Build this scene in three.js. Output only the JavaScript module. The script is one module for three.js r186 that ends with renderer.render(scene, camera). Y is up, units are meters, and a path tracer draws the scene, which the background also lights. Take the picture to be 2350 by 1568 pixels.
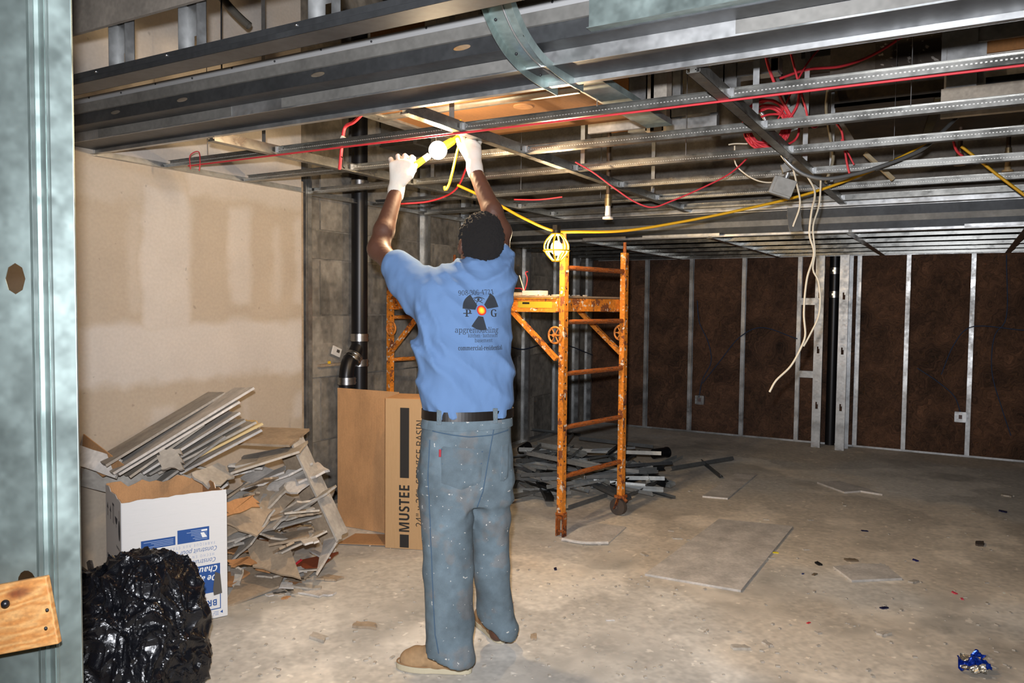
import * as THREE from 'three';
import { mergeGeometries } from 'three/addons/utils/BufferGeometryUtils.js';
import { RoundedBoxGeometry } from 'three/addons/geometries/RoundedBoxGeometry.js';
import { ImprovedNoise } from 'three/addons/math/ImprovedNoise.js';

// ---------------------------------------------------------------- camera, light, exposure
const scene = new THREE.Scene();
scene.background = new THREE.Color(0x000000);
const FOCAL = 1790, IW = 2350, IH = 1568, YAW = 29.9 * Math.PI / 180;
const camera = new THREE.PerspectiveCamera(2 * Math.atan(IH / 2 / FOCAL) * 180 / Math.PI, IW / IH, 0.05, 60);
camera.rotation.order = 'YXZ';
camera.position.set(0, 1.52, 0);
camera.rotation.set(-2.75 * Math.PI / 180, YAW, 0.55 * Math.PI / 180);
camera.updateMatrixWorld(true);
const renderer = new THREE.WebGLRenderer({ antialias: true });
renderer.toneMapping = THREE.LinearToneMapping;
renderer.toneMappingExposure = 1.0;
renderer.shadowMap.enabled = true;
// the photographer's flash: just above and a little left of the lens
const flashPos = new THREE.Vector3(-0.035, 0.125, -0.02).applyEuler(camera.rotation).add(camera.position);
const flash = new THREE.SpotLight(0xf6f8ff, 58, 0, 57 * Math.PI / 180, 1, 2);
flash.position.copy(flashPos);
flash.target.position.set(-1.35, 1.36, -2.6).sub(camera.position).multiplyScalar(2).add(flashPos);
flash.castShadow = true; flash.shadow.radius = 1.2; flash.shadow.mapSize.set(2048, 2048);
scene.add(flash, flash.target);
const BULB_CD = 4.6, CAGE_CD = 3.2, BULB_COLOR = 0xffe0b4;

// ---------------------------------------------------------------- helpers
const V = (x, y, z) => new THREE.Vector3(x, y, z);
const ray = (px, py) => V((px - IW / 2) / FOCAL, -(py - IH / 2) / FOCAL, -1).applyEuler(camera.rotation);
const C0 = camera.position;
const P = (px, py, d) => ray(px, py).multiplyScalar(d).add(C0);                      // a sight line at a measured distance
const onY = (px, py, Y = 0) => { const r = ray(px, py); return r.multiplyScalar((Y - C0.y) / r.y).add(C0); };
const onX = (px, py, X) => { const r = ray(px, py); return r.multiplyScalar((X - C0.x) / r.x).add(C0); };
const onZ = (px, py, Z) => { const r = ray(px, py); return r.multiplyScalar((Z - C0.z) / r.z).add(C0); };
let seed = 20;
const rnd = () => { seed = (seed * 1664525 + 1013904223) % 4294967296; return seed / 4294967296; };
const rr = (a, b) => a + (b - a) * rnd();
const N3 = new ImprovedNoise();
const fbm = (x, y, z, o = 4) => { let s = 0, a = 0.5; for (let i = 0; i < o; i++) { s += a * N3.noise(x, y, z); x *= 2.03; y *= 2.03; z *= 2.03; a *= 0.5; } return s; };
const clamp = (x, a = 0, b = 1) => Math.min(b, Math.max(a, x));
const sst = (a, b, x) => { const t = clamp((x - a) / (b - a)); return t * t * (3 - 2 * t); };
const mix = (a, b, t) => a + (b - a) * t;
const srgb = (r, g, b) => new THREE.Color().setRGB(r / 255, g / 255, b / 255, THREE.SRGBColorSpace);

function tex(w, h, fn, { color = true, rep = [1, 1] } = {}) {                      // fn(u, v) -> [r,g,b] 0..255 or one value
  const d = new Uint8Array(w * h * 4);
  for (let j = 0; j < h; j++) for (let i = 0; i < w; i++) {
    const c = fn(i / w, j / h), k = (j * w + i) * 4;
    if (c.length) { d[k] = clamp(c[0], 0, 255); d[k + 1] = clamp(c[1], 0, 255); d[k + 2] = clamp(c[2], 0, 255); } else d[k] = d[k + 1] = d[k + 2] = clamp(c, 0, 255);
    d[k + 3] = 255;
  }
  const t = new THREE.DataTexture(d, w, h);
  t.wrapS = t.wrapT = THREE.RepeatWrapping; t.magFilter = THREE.LinearFilter; t.minFilter = THREE.LinearMipmapLinearFilter; t.generateMipmaps = true;
  if (color) t.colorSpace = THREE.SRGBColorSpace;
  t.repeat.set(...rep); t.needsUpdate = true;
  return t;
}
// lattice noise that repeats over u,v in 0..1 (f = lattice cells)
const hsh = (i, j, s) => { let h = (i * 374761393 + j * 668265263 + s * 982451653) | 0; h = Math.imul(h ^ (h >>> 13), 1274126177); h ^= h >>> 16; return (h & 65535) / 32768 - 1; };
const pn = (u, v, f, s) => { const x = u * f, y = v * f, i = Math.floor(x), j = Math.floor(y), a = x - i, b = y - j, p = a * a * (3 - 2 * a), q = b * b * (3 - 2 * b), w = (k) => ((k % f) + f) % f; return mix(mix(hsh(w(i), w(j), s), hsh(w(i + 1), w(j), s), p), mix(hsh(w(i), w(j + 1), s), hsh(w(i + 1), w(j + 1), s), p), q); };
const tn = (u, v, f, s = 0, o = 4) => { let r = 0, a = 0.5; f = Math.round(f); for (let i = 0; i < o; i++) { r += a * pn(u, v, f, s + i * 7); f *= 2; a *= 0.5; } return r; };
function canvasTex(w, h, draw) {
  const c = document.createElement('canvas'); c.width = w; c.height = h;
  const g = c.getContext('2d'); draw(g, w, h);
  const t = new THREE.CanvasTexture(c); t.colorSpace = THREE.SRGBColorSpace; t.anisotropy = 8; return t;
}
const M = (color, roughness = 0.8, o = {}) => new THREE.MeshStandardMaterial({ color, roughness, metalness: 0, side: THREE.DoubleSide, ...o });

const taken = new Map();
function numbered(n) { const k = taken.get(n) || 0; taken.set(n, k + 1); return k ? n + '_' + String(k).padStart(3, '0') : n; }
function shadow(o) { o.traverse((m) => { if (m.isMesh) { m.castShadow = true; m.receiveShadow = true; } }); return o; }
function tag(o, label, category, group, kind) { if (label) o.userData.label = label; if (category) o.userData.category = category; if (group) o.userData.group = group; if (kind) o.userData.kind = kind; return o; }
function thing(name, label, category, pos = [0, 0, 0], group) { const g = new THREE.Group(); g.name = numbered(name); g.position.set(...(pos.isVector3 ? pos.toArray() : pos)); scene.add(g); return tag(g, label, category, group); }
function struct(name, label) { const g = new THREE.Group(); g.name = numbered(name); g.userData = { kind: 'structure', label, category: name.split('_')[0] }; scene.add(g); return g; }
// put(): geometry given in world space becomes a child of a thing (moved to the thing's own frame)
function put(name, geo, mat, parent, label) {
  const g = Array.isArray(geo) ? merge(geo) : geo;
  const m = new THREE.Mesh(g, mat); m.name = name;
  if (parent) { parent.updateMatrixWorld(true); g.applyMatrix4(parent.matrixWorld.clone().invert()); parent.add(m); } else scene.add(m);
  if (label) m.userData.label = label;
  return m;
}
function single(name, geo, mat, label, category, group) {                          // a thing of one mesh, origin at its base centre
  const g = Array.isArray(geo) ? merge(geo) : geo; g.computeBoundingBox();
  const b = g.boundingBox, c = V((b.min.x + b.max.x) / 2, b.min.y, (b.min.z + b.max.z) / 2);
  g.translate(-c.x, -c.y, -c.z);
  const m = new THREE.Mesh(g, mat); m.name = numbered(name); m.position.copy(c); scene.add(m);
  return tag(m, label, category, group);
}
function merge(list) {
  const l = list.map((g) => { const q = g.index ? g.toNonIndexed() : g; for (const k of Object.keys(q.attributes)) if (!['position', 'normal', 'uv'].includes(k)) q.deleteAttribute(k); if (!q.attributes.uv) q.setAttribute('uv', new THREE.BufferAttribute(new Float32Array(q.attributes.position.count * 2), 2)); return q; });
  return mergeGeometries(l, false);
}
function uvBox(g, s = 1, off = 0) {                                                 // uv in metres by the way a face points
  if (g.index) g = g.toNonIndexed();
  const p = g.attributes.position, n = g.attributes.normal, uv = new Float32Array(p.count * 2);
  for (let i = 0; i < p.count; i++) {
    const ax = Math.abs(n.getX(i)), ay = Math.abs(n.getY(i)), az = Math.abs(n.getZ(i)), x = p.getX(i), y = p.getY(i), z = p.getZ(i);
    let u, v; if (ax >= ay && ax >= az) { u = z; v = y; } else if (ay >= az) { u = x; v = z; } else { u = x; v = y; }
    uv[2 * i] = u * s + off; uv[2 * i + 1] = v * s + off * 0.7;
  }
  g.setAttribute('uv', new THREE.BufferAttribute(uv, 2)); return g;
}
const box = (w, h, d, x = 0, y = 0, z = 0) => { const g = new THREE.BoxGeometry(w, h, d); g.translate(x, y, z); return uvBox(g); };
const boxMM = (a, b) => box(Math.abs(b[0] - a[0]), Math.abs(b[1] - a[1]), Math.abs(b[2] - a[2]), (a[0] + b[0]) / 2, (a[1] + b[1]) / 2, (a[2] + b[2]) / 2);
const rbox = (w, h, d, r, x = 0, y = 0, z = 0) => { const g = new RoundedBoxGeometry(w, h, d, 2, r); g.translate(x, y, z); return uvBox(g); };
// straight member from p0 to p1: cross-section = list of [side, up, width, height] rectangles
function frameOf(p0, p1, up = V(0, 1, 0)) {
  const ax = p1.clone().sub(p0), L = ax.length(); ax.normalize();
  const side = ax.clone().cross(up).normalize(), u = side.clone().cross(ax).normalize();
  const m = new THREE.Matrix4().makeBasis(side, u, ax.clone().negate()); m.setPosition(p0.clone().add(p1).multiplyScalar(0.5));
  return [m, L];
}
function member(p0, p1, rects, up, off = rnd()) {
  const [m, L] = frameOf(p0, p1, up);
  return merge(rects.map(([s, u, w, h]) => { const g = uvBox(box(w, h, L, s, u, 0), 1, off); g.applyMatrix4(m); return g; }));
}
const T = 0.0018;
const trackSec = (w, f) => [[0, T / 2, w, T], [-w / 2 + T / 2, f / 2, T, f], [w / 2 - T / 2, f / 2, T, f]];                       // U, open upwards
const studSec = (w, f) => [...trackSec(w, f), [-w / 2 + 0.006, f - T / 2, 0.012, T], [w / 2 - 0.006, f - T / 2, 0.012, T]];          // C with lips
const teeSec = (w, h) => [[0, T / 2, w, T], [0, h / 2, 0.003, h], [0, h - 0.006, 0.008, 0.012], [-w / 2 + 0.001, 0.003, T, 0.006], [w / 2 - 0.001, 0.003, T, 0.006]];
function tube(pts, r, seg = 0, rad = 6) { const c = new THREE.CatmullRomCurve3(pts, false, 'centripetal'); return new THREE.TubeGeometry(c, seg || Math.max(8, pts.length * 6), r, rad, false); }
const cyl = (p0, p1, r0, r1 = r0, n = 16) => { const d = p1.clone().sub(p0), g = new THREE.CylinderGeometry(r1, r0, d.length(), n); g.applyQuaternion(new THREE.Quaternion().setFromUnitVectors(V(0, 1, 0), d.clone().normalize())); g.translate((p0.x + p1.x) / 2, (p0.y + p1.y) / 2, (p0.z + p1.z) / 2); return g; };
const ball = (p, r, sx = 1, sy = 1, sz = 1) => { const g = new THREE.SphereGeometry(r, 20, 14); g.scale(sx, sy, sz); g.translate(p.x, p.y, p.z); return g; };
// sheet with holes: outline in (u,v) metres, placed by origin o and axes U,W, thickness t along U x W
function sheet(outline, holes, o, U, W, t) {
  const s = new THREE.Shape(outline.map(([x, y]) => new THREE.Vector2(x, y)));
  for (const h of holes) s.holes.push(new THREE.Path(h.map(([x, y]) => new THREE.Vector2(x, y))));
  const g = new THREE.ExtrudeGeometry(s, { depth: t, bevelEnabled: false }); 
  const n = U.clone().cross(W).normalize();
  g.applyMatrix4(new THREE.Matrix4().makeBasis(U, W, n).setPosition(o)); return g;
}
const oval = (cx, cy, a, b, n = 14) => Array.from({ length: n }, (_, i) => [cx + a * Math.cos(i / n * 6.2832), cy + b * Math.sin(i / n * 6.2832)]);
// broken board: ragged outline from three corners, real thickness
function board(a, b, c, t, rag = 0.012, n = 5, cut = 0) {
  const U = b.clone().sub(a), W0 = c.clone().sub(a), lu = U.length(); U.normalize();
  const wu = W0.dot(U), Wp = W0.clone().addScaledVector(U, -wu), lw = Wp.length(); Wp.normalize();
  const pts = [], side = (x0, y0, x1, y1, k) => { for (let i = 0; i < n; i++) { const f = i / n, q = i ? (rnd() - 0.5) * 2 * rag * k : 0; pts.push([mix(x0, x1, f) + q * (y1 !== y0 ? 1 : 0.3), mix(y0, y1, f) + q * (x1 !== x0 ? 1 : 0.3)]); } };
  side(0, 0, lu, 0, 0.35); side(lu, 0, lu + wu - cut * lu, lw, 1); side(lu + wu - cut * lu, lw, wu, lw, 0.6); side(wu, lw, 0, 0, 1);
  const g = sheet(pts, [], a, U, Wp, t); return uvBox(g, 1, rnd());
}
// ---------------------------------------------------------------- materials
const galvC = tex(512, 512, (u, v) => { const s = tn(u, v, 9, 3, 3), k = tn(u, v, 60, 9, 2), q = 178 + s * 26 + k * 16; return [q, q * 1.005, q * 1.0]; });
const galvR = tex(256, 256, (u, v) => 112 + tn(u, v, 12, 5, 3) * 50 + tn(u, v, 60, 1, 2) * 24, { color: false });
const GALV = M(0xffffff, 1, { map: galvC, roughnessMap: galvR, metalness: 0.88 });
const GALV_NEAR = M(0xdcf0ec, 1, { map: galvC, roughnessMap: galvR, metalness: 0.8, bumpMap: galvR, bumpScale: 0.0006 });
const GALV_DUST = M(0xb9b6b0, 0.62, { map: galvC, metalness: 0.6 });
const knurl = tex(256, 64, (u, v) => { const a = Math.hypot(((u * 8) % 1 - 0.5) * 1.2, (v - 0.35) * 7), b = Math.hypot(((u * 2) % 1 - 0.5) * 6, (v - 0.72) * 7); return a < 0.34 || b < 0.3 ? 255 : 90; }, { color: false });
knurl.repeat.set(10, 20);
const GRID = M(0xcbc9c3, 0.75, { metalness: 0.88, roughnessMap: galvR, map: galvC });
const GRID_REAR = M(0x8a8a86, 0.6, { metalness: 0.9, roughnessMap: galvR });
const SCRAP = M(0xe2e4e2, 0.4, { metalness: 0.45, map: galvC }), SCRAP_DARK = M(0x989a9a, 0.5, { metalness: 0.45, map: galvC });
const WHITE_BOARD = M(0xb9b4ac, 0.95);
const concC = tex(2048, 2048, (u, v) => {                                          // one tile is 9 m
  const a = tn(u, v, 4, 1, 5), b = tn(u, v, 30, 7, 5), c = tn(u, v, 400, 4, 2), d = tn(u, v, 14, 12, 5);
  let k = 1 + a * 0.1 + b * 0.09 + c * 0.12 + sst(0.12, 0.3, d + b * 0.4) * 0.1 - sst(0.22, 0.42, tn(u, v, 20, 31, 5) + c * 0.2) * 0.1;
  const chip = sst(0.52, 0.58, tn(u, v, 220, 51, 3)); k += chip * 0.16;
  const cool = sst(-0.1, 0.25, tn(u, v, 6, 44, 4));
  return [mix(211, 205, cool) * k, mix(199, 200, cool) * k, mix(181, 190, cool) * k];
});
const concB = tex(512, 512, (u, v) => 128 + tn(u, v, 30, 2, 4) * 120 + tn(u, v, 120, 9, 2) * 60, { color: false });
const FLOOR = M(0xffffff, 0.9, { map: concC, bumpMap: concB, bumpScale: 0.002 });
const cmuC = tex(1024, 1024, (u, v) => {
  const a = tn(u, v, 6, 21, 4), b = tn(u, v, 60, 3, 3), s = tn(u, v * 0.3, 14, 15, 4);
  let k = 1 + a * 0.3 + b * 0.22; const st = sst(0.12, 0.3, s); k -= st * 0.12;
  return [132 * k, 126 * k, 116 * k];
});
const CMU = M(0xffffff, 0.95, { map: cmuC, bumpMap: concB, bumpScale: 0.004 });
const insC = tex(1024, 1024, (u, v) => {                                           // brown mineral fibre, one tile is 1.2 m
  const a = tn(u, v, 8, 6, 4), b = fbm(u * 16 + a * 6, v * 12 + a * 8, 3, 4), c = fbm(u * 90 + b * 9, v * 60 + a * 20, 9, 3);
  const k = 1 + a * 0.4 + b * 0.5 + c * 0.6;
  return [84 * k, 60 * k, 45 * k];
});
const INSUL = M(0xffffff, 1, { map: insC, bumpMap: insC, bumpScale: 0.01 });
insC.repeat.set(0.8, 0.8);
const GYP_C = tex(512, 512, (u, v) => { const k = 1 + tn(u, v, 10, 6, 4) * 0.16 + tn(u, v, 80, 2, 2) * 0.1; return [196 * k, 190 * k, 182 * k]; });
const GYP = M(0xffffff, 0.95, { map: GYP_C });
const GYP_GREY = M(0xd0cfcc, 0.95, { map: GYP_C });
const GYP_TAN = M(0xcdbca6, 0.95, { map: GYP_C });
const PLASTER = M(0xe4dfd6, 0.95, { map: GYP_C });
const YELLOW_WOOD = M(0xe6c88e, 0.85);
const cardC = tex(512, 512, (u, v) => { const k = 1 + tn(u, v, 5, 8, 4) * 0.12 + fbm(u * 90, v * 6, 2, 2) * 0.07 + tn(u, v, 120, 2, 2) * 0.06; return [176 * k, 134 * k, 92 * k]; });
const CARD = M(0xffffff, 0.9, { map: cardC });
const CARD_DARK = M(0xb98f6c, 0.95, { map: cardC });
const KRAFT = M(0xf0e6dc, 0.95, { map: cardC });
const orangeC = tex(1024, 1024, (u, v) => {                                        // chipped orange paint over rust
  const a = tn(u, v, 14, 2, 5), b = tn(u, v, 70, 11, 3), r = sst(0.2, 0.27, a * 0.9 + b * 0.55), w = sst(0.4, 0.43, tn(u, v, 40, 25, 3) + b * 0.3);
  const k = 1 + b * 0.25; const o = [214 * k, 128 * k, 40 * k], q = [120 * k, 70 * k, 42 * k], p = [214, 196, 176];
  return o.map((x, i) => mix(mix(x, q[i], r), p[i], w));
});
const ORANGE = M(0xffffff, 0.6, { map: orangeC });
const RUST = M(0xb4a094, 0.8, { map: orangeC });
const BLACK_IRON = M(0x17171a, 0.38, { metalness: 0.2 });
const BLACK = M(0x0b0b0c, 0.7);
const STEEL = M(0xc9c9c9, 0.3, { metalness: 1 });
const RED = M(0xc8313a, 0.55), YELLOW = M(0xd9a514, 0.5), YELLOW_PLASTIC = M(0xf0c030, 0.4), WHITE_WIRE = M(0xd8ccb4, 0.6), GREY_FLEX = M(0x9a9a98, 0.4, { metalness: 0.7 });
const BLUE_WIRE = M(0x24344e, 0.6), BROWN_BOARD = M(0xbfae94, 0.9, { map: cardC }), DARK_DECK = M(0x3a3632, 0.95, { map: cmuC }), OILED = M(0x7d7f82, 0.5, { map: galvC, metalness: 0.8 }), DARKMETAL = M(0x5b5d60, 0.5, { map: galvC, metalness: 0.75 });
const speckC = tex(512, 512, (u, v) => { const a = fbm(u * 26 + v * 12, v * 26, 3, 4), k = sst(0.16, 0.3, a); return [mix(62, 150, k), mix(54, 142, k), mix(46, 132, k)]; });
const SPECK = M(0xffffff, 0.95, { map: speckC });
const woodC = tex(512, 512, (u, v) => { const w = Math.sin((v * 9 + fbm(u * 2.2, v * 5, 4, 3) * 3.2) * 6.28) * 0.5 + 0.5, k = 1 + tn(u, v, 50, 5, 3) * 0.14; const kn = sst(0.1, 0.02, Math.hypot(u - 0.3, (v - 0.62) * 1.3)) + sst(0.08, 0.02, Math.hypot(u - 0.75, (v - 0.3) * 1.3)); return [mix(206, 188, w) * k * (1 - kn * 0.35), mix(158, 128, w) * k * (1 - kn * 0.5), mix(98, 66, w) * k * (1 - kn * 0.6)]; });
const WOOD = M(0xd8d4d0, 0.7, { map: woodC });

// ---------------------------------------------------------------- the room
const WX = -4.0, GY = 2.28, DECK = 4.0, FARZ = -9.17, WEND = -4.0, RX = 3.6, NZ = 1.6;
{ const f = struct('floor', 'dusty grey concrete floor slab'); const g = new THREE.PlaneGeometry(1, 1); 
  const slab = boxMM([-4.6, -0.12, -9.7], [RX + 0.1, 0, NZ + 0.1]); const uv = slab.attributes.uv; for (let i = 0; i < uv.count; i++) uv.setXY(i, uv.getX(i) / 9, uv.getY(i) / 9);
  put('concrete_slab', slab, FLOOR, f); }
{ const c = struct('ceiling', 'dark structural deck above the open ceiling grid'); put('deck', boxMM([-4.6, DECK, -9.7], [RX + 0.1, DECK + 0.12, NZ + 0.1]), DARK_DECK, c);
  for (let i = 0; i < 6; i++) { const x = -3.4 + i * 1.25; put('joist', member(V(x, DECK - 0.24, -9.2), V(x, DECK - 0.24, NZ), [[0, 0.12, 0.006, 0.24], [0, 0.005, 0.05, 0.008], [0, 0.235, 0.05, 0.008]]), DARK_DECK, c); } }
// the plasterboard wall at the left with its bands of joint compound
const patches = [];   // [x0,y0,x1,y1] in the photograph, read onto the wall as depth and height
const wp = (x0, y0, x1, y1, k = 1) => { const a = onX(x0, y0, WX), b = onX(x1, y1, WX), c = onX(x0, y1, WX), d = onX(x1, y0, WX); patches.push([-a.z, (a.y + d.y) / 2, -b.z, (b.y + c.y) / 2, k]); };
wp(150, 742, 697, 872, 1); wp(322, 430, 436, 760, 0.9); wp(524, 480, 572, 705, 0.75); wp(150, 395, 430, 470, 0.4); wp(430, 402, 697, 470, 0.55); wp(628, 520, 646, 690, 0.5); wp(345, 932, 402, 990, 0.6); wp(675, 905, 698, 960, 0.7); wp(676, 500, 697, 700, 0.6); wp(155, 480, 196, 750, 0.5); wp(290, 480, 325, 720, 0.35); wp(150, 355, 690, 395, 0.5); wp(555, 900, 570, 990, 0.4);
for (let z = 1.2; z > -0.9; z -= 1.22) patches.push([-z, 0, -z + 0.3, 3.2, 0.8]);
patches.push([-1.6, 1.30, 2.2, 1.62, 1]);
const UPW = -NZ, WL = 6;   // texture: u = (-z + NZ)/6, v = y/3.3
const wallC = tex(1536, 1024, (u, v) => {
  const d = u * WL - NZ, y = v * 4.1; const n1 = fbm(d * 3, y * 3, 5, 4), n2 = fbm(d * 14, y * 14, 8, 3), n3 = fbm(d * 60, y * 60, 2, 2);
  let m = 0; for (const [d0, y1, d1, y0, k] of patches) { const e = 0.03 + Math.abs(n1) * 0.06, j = n1 * 0.07 + n2 * 0.02; const a0 = Math.min(d0, d1), a1 = Math.max(d0, d1), b0 = Math.min(y0, y1), b1 = Math.max(y0, y1); const q = sst(a0 - e, a0 + e, d + j) * sst(a1 + e, a1 - e, d + j) * sst(b0 - e, b0 + e, y + j) * sst(b1 + e, b1 - e, y + j); m = Math.max(m, q * k); }
  if (y > 2.31) m = 0.75 + n1 * 0.3;
  m = clamp(m + n2 * 0.12); const k = 1 + n1 * 0.06 + n3 * 0.06 - (fbm(d * 22, y * 22, 31, 2) > 0.42 ? 0.12 : 0);
  return [mix(176, 194, m) * k, mix(163, 187, m) * k, mix(146, 179, m) * k];
});
wallC.wrapS = wallC.wrapT = THREE.ClampToEdgeWrapping;
{ const w = struct('wall_left', 'taped plasterboard wall, unpainted'); const g = boxMM([WX - 0.1, 0, WEND], [WX, DECK, NZ]);
  const p = g.attributes.position, uv = g.attributes.uv; for (let i = 0; i < uv.count; i++) uv.setXY(i, (-p.getZ(i) + NZ) / WL, p.getY(i) / 4.1);
  put('plasterboard', g, M(0xffffff, 0.93, { map: wallC }), w);
  put('board_edge', boxMM([WX - 0.09, 0, WEND - 0.03], [WX - 0.012, 2.36, WEND]), GYP_TAN, w);
  put('end_stud', member(V(WX - 0.05, 0, WEND - 0.085), V(WX - 0.05, 2.62, WEND - 0.085), [[0, -0.02, 0.09, T], [0.045, 0, T, 0.042], [-0.045, 0, T, 0.042], [0.01, 0.03, 0.07, 0.012]], V(0, 0, 1)), GALV, w); }
{ const w = struct('wall_left_rear', 'grey masonry wall behind loose steel studs'); const g = boxMM([-4.35, 0, -9.4], [-4.2, DECK, WEND - 0.02]);
  const uv = g.attributes.uv; for (let i = 0; i < uv.count; i++) uv.setXY(i, uv.getX(i) / 2.4, uv.getY(i) / 2.4);
  put('masonry', g, CMU, w);
  const rowY = [0.0, 0.47, 0.95, 1.42, 1.84, 2.06, 2.5, 3.0];
  for (let i = 0; i < rowY.length - 1; i++) { let z = -4.03 - (i % 2) * 0.35; while (z > -9.3) { const L = Math.min(rr(0.7, 1.3), z + 9.38); if (L > 0.1) { const b = boxMM([-4.2 - 0.002, rowY[i] + 0.006, z - L + 0.006], [-4.2 + rr(0.006, 0.02), rowY[i + 1] - 0.006, z - 0.006]); const u2 = b.attributes.uv, o = rnd(); for (let k = 0; k < u2.count; k++) u2.setXY(k, u2.getX(k) / 2.4 + o, u2.getY(k) / 2.4 + o); put('masonry_slab', b, CMU, w); } z -= L; } }
  for (const z of [-5.6, -6.25, -6.9, -7.45, -8.2, -8.73, -9.1]) put('stud', member(V(-4.1, 0, z), V(-4.1, 2.7, z), [[0, 0, 0.09, T], [0.045, 0.018, T, 0.036], [-0.045, 0.018, T, 0.036]], V(0, 0, 1)), GALV, w);
  put('bottom_track', member(V(-4.1, 0.0, -4.2), V(-4.1, 0.0, -9.15), trackSec(0.095, 0.03)), GALV, w);
}
{ const w = struct('wall_far', 'steel stud wall packed with brown insulation');
  put('backing', boxMM([-4.3, 0, -9.42], [RX, DECK, -9.32]), DARK_DECK, w);
  const xs = [-4.18, -3.37, -2.81, -2.19, -1.575, -0.965, -0.49, 0.095, 0.68, 1.28, 1.88, 2.48, 3.08, 3.55];
  for (let i = 0; i < xs.length; i++) {
    put('stud', member(V(xs[i], 0, FARZ - 0.045), V(xs[i], 2.12, FARZ - 0.045), [[-0.02, 0, T, 0.09], [0, 0.045, 0.042, T], [0, -0.045, 0.042, T], [0.02, 0.04, T, 0.01]], V(0, 0, 1)), GALV, w);
    if (i === xs.length - 1) break;
    const x0 = xs[i] + 0.018, x1 = xs[i + 1] - 0.018, nx = 14, ny = 44, g = new THREE.PlaneGeometry(x1 - x0, 2.1, nx, ny), p = g.attributes.position, o = i * 3.7;
    for (let k = 0; k < p.count; k++) { const u = p.getX(k) / (x1 - x0) + 0.5, v = p.getY(k) / 2.1 + 0.5; const edge = Math.min(1, Math.min(u, 1 - u) * 5), n = fbm(u * 3 + o, v * 9, o, 4), fold = -0.02 * sst(0.02, 0, Math.abs(u - 0.5 + fbm(v * 2, o, 1, 2) * 0.15)); p.setZ(k, -0.035 + 0.03 * Math.sqrt(Math.max(0, edge)) + n * 0.022 + fold); }
    g.translate((x0 + x1) / 2, 1.05, FARZ - 0.025); g.computeVertexNormals();
    const uv = g.attributes.uv; for (let k = 0; k < uv.count; k++) uv.setXY(k, uv.getX(k) * (x1 - x0) / 1.2 + o * 0.21, uv.getY(k) * 2.1 / 1.2 + o * 0.13);
    put('insulation_batt', g, INSUL, w);
  }
  put('bottom_track', member(V(-3.98, 0, FARZ - 0.045), V(RX, 0, FARZ - 0.045), trackSec(0.096, 0.022)), GALV, w);
  put('top_track', member(V(-3.98, 2.13, FARZ - 0.045), V(RX, 2.13, FARZ - 0.045), [[0, 0, 0.096, T], [0.047, -0.02, T, 0.04]]), GALV, w);
  for (const py of [692, 858]) { const a = onZ(1834, py, FARZ), b = onZ(1872, py, FARZ); put('blocking', member(V(-1.56, a.y, FARZ + 0.01), V(-1.33, a.y, FARZ + 0.01), [[0, 0, T, 0.075], [0, 0.037, 0.03, T], [0, -0.037, 0.03, T]]), GALV, w); }
}
{ const w = struct('wall_right', 'side wall beyond the frame'); put('wall_board', boxMM([RX, 0, -9.4], [RX + 0.1, DECK, NZ]), M(0x4a4038, 0.95, { map: GYP_C }), w); }
{ const w = struct('wall_near', 'wall behind the photographer'); put('wall_board', boxMM([-4.1, 0, NZ], [RX + 0.1, DECK, NZ + 0.1]), M(0x8d8478, 0.95, { map: GYP_C }), w); }
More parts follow.
